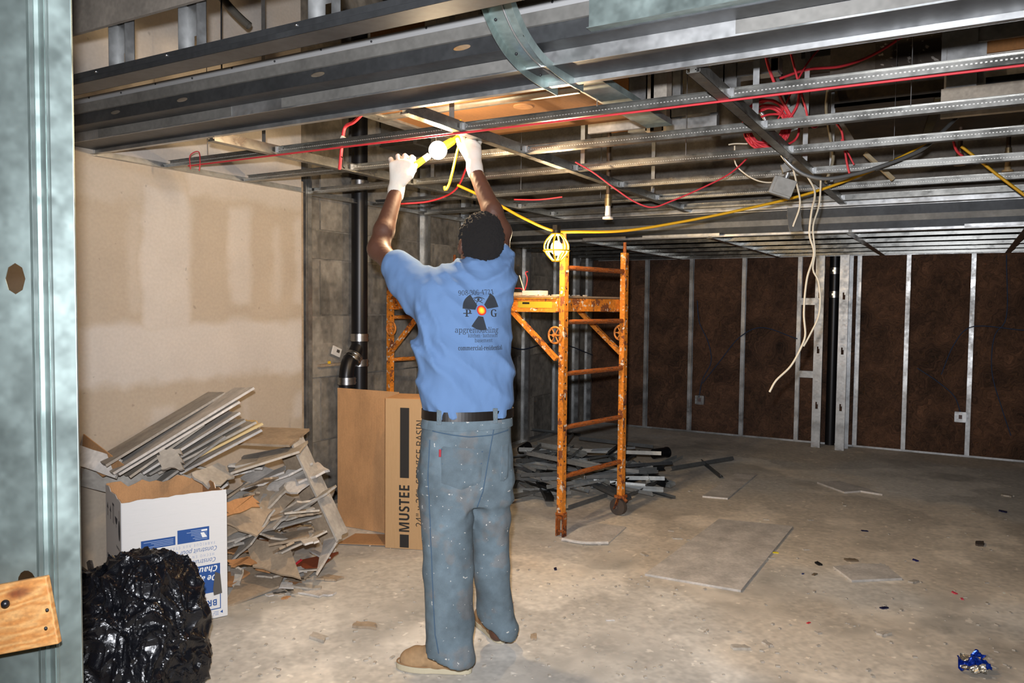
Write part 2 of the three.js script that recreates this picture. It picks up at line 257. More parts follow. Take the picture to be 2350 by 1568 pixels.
// ---------------------------------------------------------------- ceiling grid (front bay) and its hangers
const CH_Z = [-2.93, -3.5, -4.1, -4.8, -5.48, -6.06], CAR_X = [-3.1, -1.955, -0.78, 0.4];
{ const g = thing('ceiling_grid', 'open galvanised drywall ceiling grid of knurled runners above the man', 'ceiling grid', [-1.5, GY, -4.3]);
  // hollow-faced cross channels: dotted web towards the door, flange below, lip on top
  const chSec = [[0, T / 2, 0.04, T], [-0.019, 0.022, T, 0.044], [0.019, 0.008, T, 0.016], [-0.012, 0.043, 0.014, T]];
  CH_Z.forEach((z, i) => { const left = i < 2 ? WX + 0.02 : -4.02; for (let k = -1; k < CAR_X.length; k++) { const x0 = k < 0 ? left : CAR_X[k] + 0.012, x1 = k === CAR_X.length - 1 ? 1.6 : CAR_X[k + 1] - 0.012; put('cross_channel', member(V(x0, GY + rr(0, 0.004), z), V(x1, GY + rr(0, 0.004), z), chSec), GRID, g); } });
  for (const x of CAR_X) put('main_runner', member(V(x, GY - 0.004, -2.52), V(x, GY - 0.004, -6.3), [[0, T / 2, 0.046, T], [-0.022, 0.006, T, 0.012], [0.022, 0.006, T, 0.012], [0, 0.027, 0.022, 0.05], [0.009, 0.01, 0.006, 0.004]]), GRID, g);
  for (const x of CAR_X) for (const z of CH_Z) { put('joint_clip', merge([box(0.07, 0.03, 0.003, x, GY + 0.022, z + 0.023), box(0.003, 0.03, 0.05, x + 0.024, GY + 0.022, z + 0.01)]), GALV, g); }
  { const n = CH_Z.slice(0, 5).length * 380, im = new THREE.InstancedMesh(new THREE.BoxGeometry(0.0065, 0.0035, 0.0035), M(0xc4c2bc, 0.45, { metalness: 0.7 }), n); const m4 = new THREE.Matrix4(); let k = 0; for (const z of CH_Z.slice(0, 5)) for (let i = 0; i < 380; i++) { m4.makeTranslation(-3.98 + i * 0.0135 - g.position.x, GY + 0.0175 - g.position.y, z + 0.0205 - g.position.z); im.setMatrixAt(k++, m4); } im.name = 'knurled_dots'; im.userData.kind = 'stuff'; g.add(im); }
  put('wall_angle', member(V(WX + 0.018, GY, -2.5), V(WX + 0.018, GY, WEND), [[0, 0, 0.036, T], [-0.017, 0.017, T, 0.034]]), GALV, g);
  put('wall_angle', member(V(-4.04, GY, WEND - 0.1), V(-4.04, GY, -6.3), [[0, 0, 0.036, T], [-0.017, 0.017, T, 0.034]]), GALV, g);
  for (const [x, z] of [[-3.12, -2.86], [-1.96, -2.86], [-0.78, -3.4], [-3.1, -4.3], [-1.95, -4.2], [-0.78, -4.6], [-1.95, -5.4], [-0.78, -5.6], [0.4, -3.6], [0.4, -5]]) put('hanger_strap', box(0.026, 0.9, 0.002, x, GY + 0.05 + 0.45, z), GALV, g);
  for (const [x, z] of [[-3.6, -2.9], [-2.5, -3.5], [-1.3, -2.93], [-1.3, -4.1], [-2.7, -4.8], [-0.2, -3.5], [-0.35, -4.8], [-2.4, -5.5]]) put('hanger_wire', cyl(V(x, GY + 0.04, z), V(x, DECK, z), 0.0022, 0.0022, 6), STEEL, g);
}
// ---------------------------------------------------------------- stepped bulkhead of long tracks in front of the grid
{ const g = thing('bulkhead_frame', 'long stepped steel bulkhead frame of stacked tracks across the room', 'steel frame', [-1, GY, -2.4]);
  const X0 = WX + 0.005, X1 = 2.4;
  put('bottom_angle', member(V(X0, 2.287, -2.505), V(X1, 2.287, -2.505), [[0, 0.0125, T, 0.025], [0.012, 0.001, 0.024, T]]), GALV, g);
  put('bottom_track', member(V(X0, 2.312, -2.424), V(X1, 2.312, -2.424), [[0, T / 2, 0.162, T]]), OILED, g);
  put('front_flange', member(V(X0, 2.3355, -2.343), V(X1, 2.3355, -2.343), [[0, 0, T, 0.047], [0.002, -0.022, 0.004, 0.004]]), GALV, g);
  for (const [a, b] of [[-3.7, -2.75], [-2.45, -1.3], [-0.6, 0.5]]) put('splice_plate', boxMM([a, 2.318, -2.3415], [b, 2.357, -2.3395]), GALV_DUST, g);
  put('stud_flange', member(V(X0, 2.359, -2.296), V(X1, 2.359, -2.296), [[0, 0, 0.094, T], [-0.046, 0.006, T, 0.012]]), OILED, g);
  const L = X1 - X0, holes = []; for (const x of [-3.42, -2.95, -2.16, -1.5, -0.27, 0.5]) holes.push(oval(x - X0, 0.03, 0.036, 0.009));
  put('stud_web', sheet([[0, 0], [L, 0], [L, 0.056], [0, 0.056]], holes, V(X0, 2.359, -2.249), V(1, 0, 0), V(0, 1, 0), T), OILED, g);
  put('stud_flange', member(V(X0, 2.405, -2.29), V(X1, 2.405, -2.29), [[0, 0, 0.08, T]]), GALV, g);
  put('top_track', member(V(X0, 2.411, -2.232), V(X1, 2.411, -2.232), [[0, 0.021, T, 0.042], [-0.006, 0.0, 0.012, T]]), GALV_DUST, g);
  put('top_flange', member(V(X0, 2.455, -2.236), V(X1, 2.455, -2.236), [[0, 0.013, T, 0.026], [-0.02, 0.026, 0.04, T]]), M(0x9a9a99, 0.7, { metalness: 0.3 }), g);
  for (let i = 0; i < 26; i++) put('screw', ball(V(X0 + 0.15 + i * 0.245, 2.466 + (i % 2) * 0.008, -2.234), 0.004), BLACK_IRON, g);
  put('patch_plate', merge([boxMM([-1.02, 2.365, -2.2465], [0.15, 2.478, -2.2285]), boxMM([-1.02, 2.364, -2.2485], [0.15, 2.366, -2.21])]), GALV_NEAR, g);
}
// curved track that bends down from above and runs into the grid
{ const g = thing('curved_track', 'curved galvanised track bending down from the header to the bulkhead', 'steel track', [-1.25, 2.3, -2.3]);
  const pts = [V(-1.23, 2.78, -1.96), V(-1.24, 2.60, -2.0), V(-1.25, 2.47, -2.06), V(-1.25, 2.385, -2.145), V(-1.25, 2.335, -2.26), V(-1.25, 2.315, -2.40), V(-1.25, 2.312, -2.58)];
  const c = new THREE.CatmullRomCurve3(pts), n = 48, w = 0.052, f = 0.032, pos = [], idx = [], uvs = [];
  for (let i = 0; i <= n; i++) { const p = c.getPoint(i / n), t = c.getTangent(i / n), up = V(1, 0, 0).cross(t).normalize().negate(); const prof = [[-w, f], [-w, 0], [w, 0], [w, f]]; const th = 0.0015; for (const [s, u] of [...prof, ...prof.slice().reverse().map(([s, u]) => [s * 0.97, Math.max(u, th)])]) { pos.push(p.x + s, p.y + up.y * u, p.z + up.z * u); uvs.push(s, i / n); } }
  const K = 8; for (let i = 0; i < n; i++) for (let k = 0; k < K; k++) { const a = i * K + k, b = i * K + (k + 1) % K, d = a + K, e = b + K; idx.push(a, b, d, b, e, d); }
  const geo = new THREE.BufferGeometry(); geo.setAttribute('position', new THREE.Float32BufferAttribute(pos, 3)); geo.setAttribute('uv', new THREE.Float32BufferAttribute(uvs, 2)); geo.setIndex(idx); const gg = geo.toNonIndexed(); gg.computeVertexNormals();
  put('track', gg, GALV_NEAR, g);
  const rib = []; for (let i = 0; i < n; i++) rib.push(c.getPoint(i / n).add(V(0.004, -0.003, 0.001))); put('centre_rib', tube(rib, 0.004, 60, 6), GALV, g);
  for (let i = 0; i < 7; i++) { const p = c.getPoint(0.25 + i * 0.1); put('screw', ball(p.clone().add(V(i % 2 ? 0.035 : -0.035, -0.003, 0.003)), 0.005), BLACK_IRON, g); }
}
// wide strap continuing from the curve over the grid
{ const a = onY(1290, 196, 2.34), b = onY(1440, 275, 2.34); const g = thing('soffit_strap', 'wide bright steel strap running back from the curved track', 'steel strap', [a.x, 2.34, a.z]);
  put('strap', member(V(-1.22, 2.335, -2.56), V(-1.22, 2.335, -3.45), [[0, 0, 0.12, T], [0.06, 0.012, T, 0.025], [-0.06, 0.008, T, 0.016]]), GALV_NEAR, g); }
// ---------------------------------------------------------------- doorway header nearer the camera
{ const g = thing('header_frame', 'dark steel door header with short cripple studs above it', 'steel frame', [-1.5, 2.27, -1.8]);
  put('track', member(V(-4.0, 2.328, -1.80), V(2.2, 2.328, -1.80), [[0, T / 2, 0.094, T], [-0.046, 0.015, T, 0.03], [0.046, 0.015, T, 0.03]]), OILED, g);
  put('track_lip', member(V(-4.0, 2.356, -1.80), V(2.2, 2.356, -1.80), [[-0.048, 0, T, 0.02], [0.048, 0, T, 0.02]]), OILED, g);
  for (const x of [-3.25, -2.725, -2.33, -1.72, -1.1, -0.5, 0.1]) put('cripple_stud', merge([sheet([[0, 0], [0.098, 0], [0.098, 0.8], [0, 0.8]], [[[0.035, 0.07], [0.068, 0.07], [0.068, 0.11], [0.035, 0.11]]], V(x - 0.05, 2.331, -1.84), V(1, 0, 0), V(0, 1, 0), T), boxMM([x - 0.05, 2.331, -1.84], [x - 0.048, 3.07, -1.80]), boxMM([x + 0.046, 2.331, -1.84], [x + 0.048, 3.07, -1.80])]), GALV, g);
  put('header_board', boxMM([-4.0, 2.505, -1.752], [1.5, 3.2, -1.738]), M(0x9a958e, 0.95, { map: GYP_C }), g);
  put('top_track', member(V(-4.0, 3.07, -1.80), V(2.2, 3.07, -1.80), [[0, 0, 0.094, T], [-0.046, -0.02, T, 0.04], [0.046, -0.02, T, 0.04]]), GALV, g);
  for (const x of [-2.775, -2.375, -1.768]) put('screw', ball(V(x, 2.356, -1.75), 0.005), STEEL, g); }
// ---------------------------------------------------------------- stud beside the camera
{ const e = P(152, 760, 1.55), R = V(Math.cos(YAW), 0, -Math.sin(YAW)), F = V(-Math.sin(YAW), 0, -Math.cos(YAW));
  const g = thing('jamb_stud', 'bright galvanised steel stud standing close to the camera', 'steel stud', [e.x - 0.1, 0, e.z]);
  const up = V(0, 1, 0), H = 3.0, at = (s, f) => e.clone().addScaledVector(R, s).addScaledVector(F, f).setY(0);
  const hy = P(38, 640, 1.55).y, hy2 = P(60, 1325, 1.55).y - 0.02;
  // web with oval knock-outs, then the folded ribs and the return flange
  put('web', sheet([[0, 0], [0.10, 0], [0.10, H], [0, H]], [oval(0.068, hy, 0.020, 0.031, 8), oval(0.078, hy2, 0.019, 0.026, 14)], at(-0.166, 0), R, up, T), GALV_NEAR, g);
  const strip = (s0, f0, s1, f1) => { const a = at(s0, f0), b = at(s1, f1), d = b.clone().sub(a), l = d.length(); return sheet([[0, 0], [l, 0], [l, H], [0, H]], [], a, d.normalize(), up, T); };
  put('rib', merge([strip(-0.0665, 0, -0.058, -0.005), strip(-0.058, -0.005, -0.05, -0.005), strip(-0.05, -0.005, -0.044, 0.001), strip(-0.044, 0.001, -0.03, -0.004)]), GALV_NEAR, g);
  put('bend', merge([strip(-0.03, -0.004, -0.028, -0.001), strip(-0.028, -0.001, -0.027, 0.003)]), GALV_NEAR, g);
  put('return_flange', merge([strip(-0.027, 0.003, -0.001, 0.034), strip(-0.001, 0.034, -0.004, 0.044)]), GALV_NEAR, g);
  put('bottom_track', box(0.3, 0.03, 0.1, 0, 0, 0).rotateY(YAW).translate(e.x - 0.1, 0.016, e.z - 0.02), GALV, g); }
{ const a = P(-50, 1352, 1.5), b = P(122, 1320, 1.5), c = P(124, 1478, 1.5); const U = b.clone().sub(a), W = b.clone().sub(c);
  const g = thing('wood_block', 'short pale timber board screwed across the steel stud', 'board', [c.x - 0.08, c.y, c.z]);
  const up = W.clone().normalize(), ur = U.clone().normalize(), n = ur.clone().cross(up).normalize(), h = W.length(), l = U.length() + 0.1;
  const bg = rbox(l, h, 0.014, 0.003); const uv = bg.attributes.uv; for (let i = 0; i < uv.count; i++) uv.setXY(i, uv.getX(i) * 3 + 0.1, uv.getY(i) * 5 + 0.4);
  bg.applyMatrix4(new THREE.Matrix4().makeBasis(ur, n.clone().cross(ur).normalize(), n).setPosition(b.clone().add(c).multiplyScalar(0.5).addScaledVector(ur, -l / 2).addScaledVector(n, -0.002)));
  put('board', bg, WOOD, g);
  put('screw', ball(P(12, 1386, 1.478), 0.0075), BLACK_IRON, g);
  for (const [x, y] of [[108, 1400], [105, 1442]]) put('nail_head', ball(P(x, y, 1.479), 0.003), DARKMETAL, g); }
// ---------------------------------------------------------------- rear soffit: fascia tracks and lower grid
const SZ = -6.3, SY = 2.075;
{ const g = thing('ceiling_fascia', 'dark steel soffit fascia stepping down towards the insulated wall', 'steel frame', [-1, SY, SZ]);
  const X0 = -4.1, X1 = 2.4;
  put('top_track', member(V(X0, 2.27, SZ), V(X1, 2.27, SZ), [[0, T / 2, 0.09, T], [-0.045, 0.022, T, 0.05], [0.045, 0.02, T, 0.04]]), GALV, g);
  put('fascia_web', boxMM([X0, 2.10, SZ - 0.05], [X1, 2.27, SZ - 0.048]), DARKMETAL, g);
  put('middle_angle', member(V(X0, 2.175, SZ - 0.04), V(X1, 2.175, SZ - 0.04), [[0, 0, T, 0.045], [-0.01, -0.022, 0.02, T]]), GALV_DUST, g);
  put('bottom_track', member(V(X0, SY, SZ - 0.02), V(X1, SY, SZ - 0.02), [[0, T / 2, 0.09, T], [-0.044, 0.016, T, 0.032]]), GALV, g);
  for (const [a, b] of [[-2.9, -2.5], [-2.35, -1.7], [0.0, 0.7]]) put('splice_plate', boxMM([a, 2.083, SZ + 0.026], [b, 2.105, SZ + 0.028]), GALV, g); }
{ const g = thing('rear_ceiling_grid', 'lower drywall ceiling grid running to the insulated far wall', 'ceiling grid', [-1, SY, -7.7]);
  const xs = [-4.05, -2.93, -1.8, -0.74, 0.38, 1.5];
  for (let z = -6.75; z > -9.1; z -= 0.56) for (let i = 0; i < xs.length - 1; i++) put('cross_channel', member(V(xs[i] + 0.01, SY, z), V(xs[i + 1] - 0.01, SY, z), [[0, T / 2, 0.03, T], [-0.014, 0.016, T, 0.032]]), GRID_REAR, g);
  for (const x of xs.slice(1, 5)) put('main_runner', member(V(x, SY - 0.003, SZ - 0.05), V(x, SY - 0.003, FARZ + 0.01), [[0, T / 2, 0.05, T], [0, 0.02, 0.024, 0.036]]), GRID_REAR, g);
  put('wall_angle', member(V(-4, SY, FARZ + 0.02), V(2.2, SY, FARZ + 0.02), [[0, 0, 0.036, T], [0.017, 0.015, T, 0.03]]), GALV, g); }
// ---------------------------------------------------------------- framing, pipes and boxes on the walls
for (const [px, py, lab] of [[1871, 1027, 'free-standing steel stud left of the black pipe at the far wall'], [1926, 1034, 'free-standing steel stud right of the black pipe at the far wall']]) {
  const b = onY(px, py); const g = thing('column_stud', lab, 'steel stud', b);
  const w = 0.088, n = px < 1900 ? -1 : 1, holes = [0.42, 1.02, 1.6].map((y) => [[-0.012, y], [0.014, y], [0.014, y + 0.05], [0.004, y + 0.05], [0.004, y + 0.075], [-0.012, y + 0.075]]);
  put('web', sheet([[-w / 2, 0], [w / 2, 0], [w / 2, 2.07], [-w / 2, 2.07]], holes, b, V(1, 0, 0), V(0, 1, 0), T), GALV, g);
  for (const s of [-1, 1]) put('flange', boxMM([b.x + s * w / 2 - T, 0, b.z - 0.04], [b.x + s * w / 2, 2.07, b.z]), GALV, g); }
{ const a = onZ(1954, 600, -9.0), g = thing('corner_stud', 'bright steel stud edge standing right of the black pipe column', 'steel stud', [a.x, 0, -9.02]);
  put('flange', boxMM([a.x - 0.02, 0, -9.02], [a.x + 0.02, 2.07, -9.018]), GALV, g); put('web', boxMM([a.x - 0.02, 0, -9.12], [a.x - 0.018, 2.07, -9.018]), GALV, g); }
{ const b = onY(1905, 1024, 0), z = b.z - 0.1, x = onZ(1908, 900, z).x; const g = thing('drain_pipe', 'black iron drain pipe between two steel studs at the far wall', 'pipe', [x, 0, z]);
  put('pipe', cyl(V(x, 0, z), V(x, 2.3, z), 0.055, 0.055, 20), BLACK_IRON, g);
  for (const py of [622, 676]) { const y = onZ(1910, py, z).y; put('coupling', merge([cyl(V(x, y - 0.035, z), V(x, y + 0.035, z), 0.06, 0.06, 20), box(0.03, 0.02, 0.02, x, y, z + 0.062)]), STEEL, g); } }
{ const x = -4.05, at = (px, py) => onX(px, py, x), top = at(825, 400), z = top.z; const g = thing('soil_stack', 'tall black iron waste stack with steel couplings behind the cardboard carton', 'pipe', [x, 0, z]);
  put('pipe', cyl(V(x, 0, z), V(x, 3.6, z), 0.062, 0.062, 22), BLACK_IRON, g);
  const Y = (py) => at(825, py).y, z2 = at(793, 840).z, y0 = Y(790), y1 = Y(840);
  put('branch', merge([tube([V(x, y0, z), V(x, y0 - 0.08, z + 0.06), V(x + 0.005, y1 + 0.05, z2 - 0.04), V(x + 0.01, y1 - 0.05, z2), V(x + 0.01, y1 - 0.22, z2)], 0.056, 30, 16), cyl(V(x + 0.01, 0, z2), V(x + 0.01, y1 - 0.2, z2), 0.056, 0.056, 18)]), BLACK_IRON, g);
  const band = (p, q) => merge([cyl(p, q, 0.069, 0.069, 22), cyl(p.clone().lerp(q, 0.15), p.clone().lerp(q, 0.3), 0.073, 0.073, 22), cyl(p.clone().lerp(q, 0.7), p.clone().lerp(q, 0.85), 0.073, 0.073, 22)]);
  put('coupling', band(V(x, Y(783), z), V(x, Y(766), z)), STEEL, g); put('coupling', band(V(x, Y(840), z), V(x, Y(824), z)), STEEL, g);
  put('coupling', band(V(x + 0.01, Y(878), z2), V(x + 0.01, Y(862), z2)), STEEL, g); put('coupling', band(V(x, Y(428), z), V(x, Y(415), z)), STEEL, g);
  put('coupling', band(V(x + 0.004, Y(828), z + 0.1), V(x + 0.002, Y(815), z + 0.06)), STEEL, g); }
{ const c = onX(772, 807, -4.15), g = thing('thermostat_box', 'small white tilted plastic box on the masonry beside the waste stack', 'wall box', c);
  const b = rbox(0.012, 0.07, 0.10, 0.004); b.rotateX(-0.35).translate(c.x, c.y, c.z); put('cover', b, M(0xd9d6d0, 0.6), g);
  put('window', box(0.004, 0.022, 0.03).rotateX(-0.35).translate(c.x + 0.008, c.y + 0.002, c.z - 0.012), M(0x4a4642, 0.5), g);
  put('ledge', box(0.05, 0.02, 0.35, c.x - 0.02, c.y - 0.1, c.z).rotateX(0), GYP_TAN, g); put('tab', box(0.012, 0.02, 0.02, c.x + 0.01, c.y - 0.078, c.z + 0.09), YELLOW_PLASTIC, g); }
for (const [px, py, lab] of [[1606, 918, 'small steel outlet box on the far wall left of the pipe column'], [2204, 957, 'small steel outlet box low on the far wall at the right']]) {
  const c = onZ(px, py, FARZ + 0.02), g = thing('outlet_box', lab, 'outlet box', c);
  put('body', merge([box(0.1, 0.1, 0.05, c.x, c.y, c.z - 0.02), box(0.006, 0.1, 0.02, c.x - 0.05, c.y, c.z + 0.012), box(0.006, 0.1, 0.02, c.x + 0.05, c.y, c.z + 0.012), box(0.1, 0.006, 0.02, c.x, c.y + 0.05, c.z + 0.012), box(0.1, 0.006, 0.02, c.x, c.y - 0.05, c.z + 0.012)]), GALV, g);
  put('wire_end', box(0.03, 0.04, 0.01, c.x, c.y, c.z + 0.01), M(0x6a5550, 0.6), g); }
const wallCable = (pts, lab) => single('wall_cable', tube(pts.map(([x, y]) => onZ(x, y, FARZ + 0.025)), 0.006, 0, 6), BLUE_WIRE, lab, 'cable');
wallCable([[1604, 912], [1612, 872], [1632, 830], [1625, 785], [1605, 740], [1600, 690]], 'dark blue cable looping up from the left outlet box');
wallCable([[1612, 880], [1650, 832], [1700, 772], [1745, 752], [1830, 778]], 'dark blue cable drooping across the far wall to the column');
wallCable([[2204, 945], [2190, 910], [2150, 875], [2105, 845]], 'dark blue cable rising from the right outlet box');
wallCable([[2310, 585], [2306, 740], [2285, 765], [2276, 850], [2300, 940], [2320, 1000]], 'dark blue cable hanging down the far wall at the right edge');
wallCable([[2160, 860], [2190, 790], [2225, 752], [2350, 758]], 'dark blue cable curving over the far wall studs at the right');
single('wall_cable', tube([[1165, 795], [1200, 802], [1240, 792], [1290, 790], [1360, 815]].map(([x, y]) => onX(x, y, -4.04)), 0.006), BLUE_WIRE, 'dark blue cable strung along the rear wall behind the scaffold', 'cable');

// ---------------------------------------------------------------- orange scaffold
{ const A = onY(1287, 1232), B = onY(1424, 1183); const U = B.clone().sub(A).setY(0), W = U.length(); U.normalize(); const L = V(-U.z, 0, U.x).negate(); if (L.x > 0) L.negate();
  const g = thing('scaffold', 'rusty orange rolling baker scaffold with ladder ends and platform', 'scaffold', A);
  const yAt = (px, py) => { const d = A.clone().sub(C0).dot(V(-Math.sin(YAW), 0, -Math.cos(YAW))); return P(px, py, d * 0.999).y; };
  const top = yAt(1300, 560), LEN = 1.72, pt = (s, l, y) => A.clone().addScaledVector(U, s).addScaledVector(L, l).setY(y);
  const bar = (p, q, w, h, up) => { const e = member(p, q, [[0, 0, w, h]], up); return e; };
  const ends = [[0, top, top - 0.02], [LEN, top - 0.02, top - 0.05]];
  const rungY = [605, 730, 850, 975, 1090].map((py) => yAt(1365, py + 10));
  ends.forEach(([l, t0, t1], e) => {
    for (const [s, t] of [[0, t0], [W, t1]]) {
      const y0 = s === 0 ? 0.16 : 0.15;
      put('post', merge([bar(pt(s, l, y0), pt(s, l, t), 0.042, 0.042, U)]), ORANGE, g);
      put('top_pin', cyl(pt(s, l, t), pt(s, l, t + 0.075), 0.013, 0.011, 12), RUST, g);
      const hs = []; for (let y = 0.5; y < t - 0.05; y += 0.102) hs.push(cyl(pt(s, l - 0.022, y), pt(s, l - 0.0195, y), 0.006, 0.006, 8)); hs.forEach((q) => put('pin_hole', q, BLACK, g));
    }
    for (const y of rungY) put('rung', cyl(pt(0.02, l, y), pt(W - 0.02, l, y), 0.0165, 0.0165, 14), e ? ORANGE : RUST, g);
    if (e) put('rung', cyl(pt(0.02, l, 0.65), pt(W - 0.02, l, 0.65), 0.0165, 0.0165, 14), ORANGE, g);
  });
  const py0 = yAt(1350, 722), py1 = yAt(1350, 690), ph = 0.085;
  for (const s of [-0.03, W + 0.03]) {
    const nm = 'side_rail';
    put(nm, merge([bar(pt(s, 0.03, py1 - 0.03), pt(s, LEN - 0.03, py1 - 0.03), 0.006, ph), bar(pt(s, 0.03, py1 + 0.012), pt(s, LEN - 0.03, py1 + 0.012), 0.03, 0.006), bar(pt(s, 0.03, py1 - 0.074), pt(s, LEN - 0.03, py1 - 0.074), 0.035, 0.008)]), ORANGE, g);
    put('brace', bar(pt(s, 0.03, yAt(1290, 825) - 0.0), pt(s, 0.42, py1 - 0.07), 0.03, 0.03), ORANGE, g);
    put('brace', bar(pt(s, LEN - 0.03, yAt(1290, 840)), pt(s, LEN - 0.42, py1 - 0.07), 0.03, 0.03), ORANGE, g);
    for (const l of [0.045, LEN - 0.045]) { const c = pt(s + (s < 0 ? -0.0 : 0.0), l, yAt(1285, 770)), t = new THREE.TorusGeometry(0.052, 0.007, 10, 28); t.applyMatrix4(new THREE.Matrix4().makeBasis(L, V(0, 1, 0), U).setPosition(c)); const sp = []; for (let k = 0; k < 3; k++) { const a = k * Math.PI / 3; const d = L.clone().multiplyScalar(Math.cos(a) * 0.05).add(V(0, Math.sin(a) * 0.05, 0)); sp.push(cyl(c.clone().sub(d), c.clone().add(d), 0.004, 0.004, 6)); } put('hand_wheel', merge([t, ...sp, cyl(c.clone().addScaledVector(U, -0.02), c.clone().addScaledVector(U, 0.02), 0.011)]), ORANGE, g); }
  }
  for (const l of [0.03, LEN - 0.03]) put('end_rail', bar(pt(-0.03, l, py1 - 0.03), pt(W + 0.03, l, py1 - 0.03), 0.006, ph), ORANGE, g);
  const deck = sheet([[0, 0], [W + 0.04, 0], [W + 0.04, LEN - 0.08], [0, LEN - 0.08]], [], pt(-0.02, 0.04, py1 + 0.018), U, L, 0.012); put('platform', uvBox(deck), M(0xb9a58c, 0.95, { map: GYP_C }), g);
  { const a = pt(-0.0345, 0.07, py1 - 0.03); put('warning_label', bar(a, pt(-0.0345, 0.36, py1 - 0.03), 0.001, 0.042), M(0xb09a20, 0.7), g, 'yellow warning label'); put('label_print', bar(pt(-0.0355, 0.26, py1 - 0.02), pt(-0.0355, 0.32, py1 - 0.02), 0.001, 0.012), BLACK_IRON, g); }
  // near leg stands on a bare forked stem; the others carry castors
  { const o = (s, l) => { const c = pt(s, l, 0); return merge([box(0.06, 0.012, 0.05, c.x, 0.155, c.z), bar(pt(s, l - 0.026, 0.005), pt(s, l - 0.026, 0.155), 0.009, 0.04, U), bar(pt(s, l + 0.026, 0.005), pt(s, l + 0.026, 0.155), 0.009, 0.04, U), cyl(pt(s, l - 0.04, 0.035), pt(s, l + 0.04, 0.035), 0.008), bar(pt(s, l - 0.026, 0.13), pt(s, l + 0.026, 0.13), 0.03, 0.02)]); };
    put('caster_fork', o(0, 0), RUST, g); }
  for (const [s, l] of [[W, 0], [0, LEN], [W, LEN]]) { const c = pt(s, l, 0), k = put('caster_fork', merge([box(0.075, 0.02, 0.065, c.x, 0.14, c.z), bar(pt(s - 0.026, l, 0.13), pt(s - 0.026, l + 0.03, 0.05), 0.006, 0.05, U), bar(pt(s + 0.026, l, 0.13), pt(s + 0.026, l + 0.03, 0.05), 0.006, 0.05, U), cyl(pt(s, l - 0.05, 0.11), pt(s, l - 0.01, 0.14), 0.012)]), RUST, g); put('wheel', cyl(pt(s - 0.018, l + 0.02, 0.062), pt(s + 0.018, l + 0.02, 0.062), 0.062, 0.062, 28), M(0x4a4038, 0.8), k); put('axle', cyl(pt(s - 0.034, l + 0.02, 0.062), pt(s + 0.034, l + 0.02, 0.062), 0.012), STEEL, k); }
  // things lying on the platform
  const dy = py1 + 0.031, q = pt(0.12, 0.34, dy);
  { const b = thing('white_carton', 'small flat white carton lying on the scaffold platform', 'box', q); const r = Math.atan2(-L.z, L.x); const gg = rbox(0.15, 0.034, 0.1, 0.003); gg.rotateY(r).translate(q.x, q.y + 0.018, q.z); put('carton', gg, M(0xcfc6b8, 0.9), b); const g2 = rbox(0.1, 0.022, 0.09, 0.003); const q2 = pt(0.12, 0.46, dy); g2.rotateY(r + 0.1).translate(q2.x, q2.y + 0.012, q2.z); put('flap', g2, M(0xc2b6a4, 0.9), b); }
  { const b0 = pt(0.1, 0.42, dy + 0.03); single('screwdriver_rod', cyl(b0, b0.clone().addScaledVector(L, 0.045).add(V(0, 0.11, 0)), 0.004, 0.003, 8), WHITE_WIRE, 'thin pale rod sticking up from the carton on the scaffold', 'rod');
    single('wire_scrap', merge([tube([b0, b0.clone().addScaledVector(L, 0.03).add(V(0, 0.02, 0)), b0.clone().addScaledVector(L, 0.09).add(V(0, 0.025, 0)), b0.clone().addScaledVector(L, 0.1).add(V(0, 0.045, 0))], 0.0035), tube([b0, b0.clone().addScaledVector(L, -0.02).add(V(0, 0.05, 0)), b0.clone().addScaledVector(L, -0.025).add(V(0, 0.09, 0)), b0.clone().addScaledVector(L, -0.01).add(V(0, 0.13, 0)), b0.clone().addScaledVector(L, -0.03).add(V(0, 0.135, 0))], 0.0035)]), RED, 'tangle of short red wires beside the carton on the scaffold', 'wire'); }
  const crumbs = []; for (let i = 0; i < 60; i++) { const c = pt(rr(0, W * 0.5), rr(0.06, 0.75), dy + 0.003); const b = box(rr(0.005, 0.03), rr(0.004, 0.014), rr(0.005, 0.03)); b.rotateY(rr(0, 3)).translate(c.x, c.y, c.z); crumbs.push(b); }
  tag(single('plaster_crumbs', crumbs, PLASTER, 'white plaster crumbs scattered on the scaffold platform', 'plaster crumbs'), null, null, null, 'stuff');
}

// ---------------------------------------------------------------- lamps and the yellow cable
function point(p, cd) { const l = new THREE.PointLight(BULB_COLOR, cd, 0, 2); l.position.copy(p); l.castShadow = true; l.shadow.radius = 1.6; scene.add(l); return l; }
const GLOW = (k) => M(0xffffff, 0.5, { emissive: 0xfff0d2, emissiveIntensity: k });
const bulbP = P(1005, 345, 3.66);
{ const g = thing('work_bulb', 'glowing bare bulb in a yellow holder gripped between both gloves', 'lamp', bulbP);
  put('bulb', ball(bulbP, 0.043), GLOW(14), g, 'glowing glass bulb');
  const a = P(1018, 337, 3.665), b = P(1056, 313, 3.69); put('socket', merge([cyl(a, a.clone().lerp(b, 0.55), 0.021, 0.018, 16), cyl(a.clone().lerp(b, 0.5), b, 0.015, 0.013, 16)]), YELLOW_PLASTIC, g);
  const c = P(985, 357, 3.655), d = P(946, 385, 3.645); put('handle', cyl(c.clone().lerp(d, 0.3), d, 0.015, 0.017, 16), YELLOW_PLASTIC, g); put('handle_cap', cyl(c, c.clone().lerp(d, 0.32), 0.0145, 0.0155, 16), M(0xe8e2d4, 0.5), g);
  point(bulbP, BULB_CD); }
const cageD = 4.78, cageP = P(1277, 568, cageD);
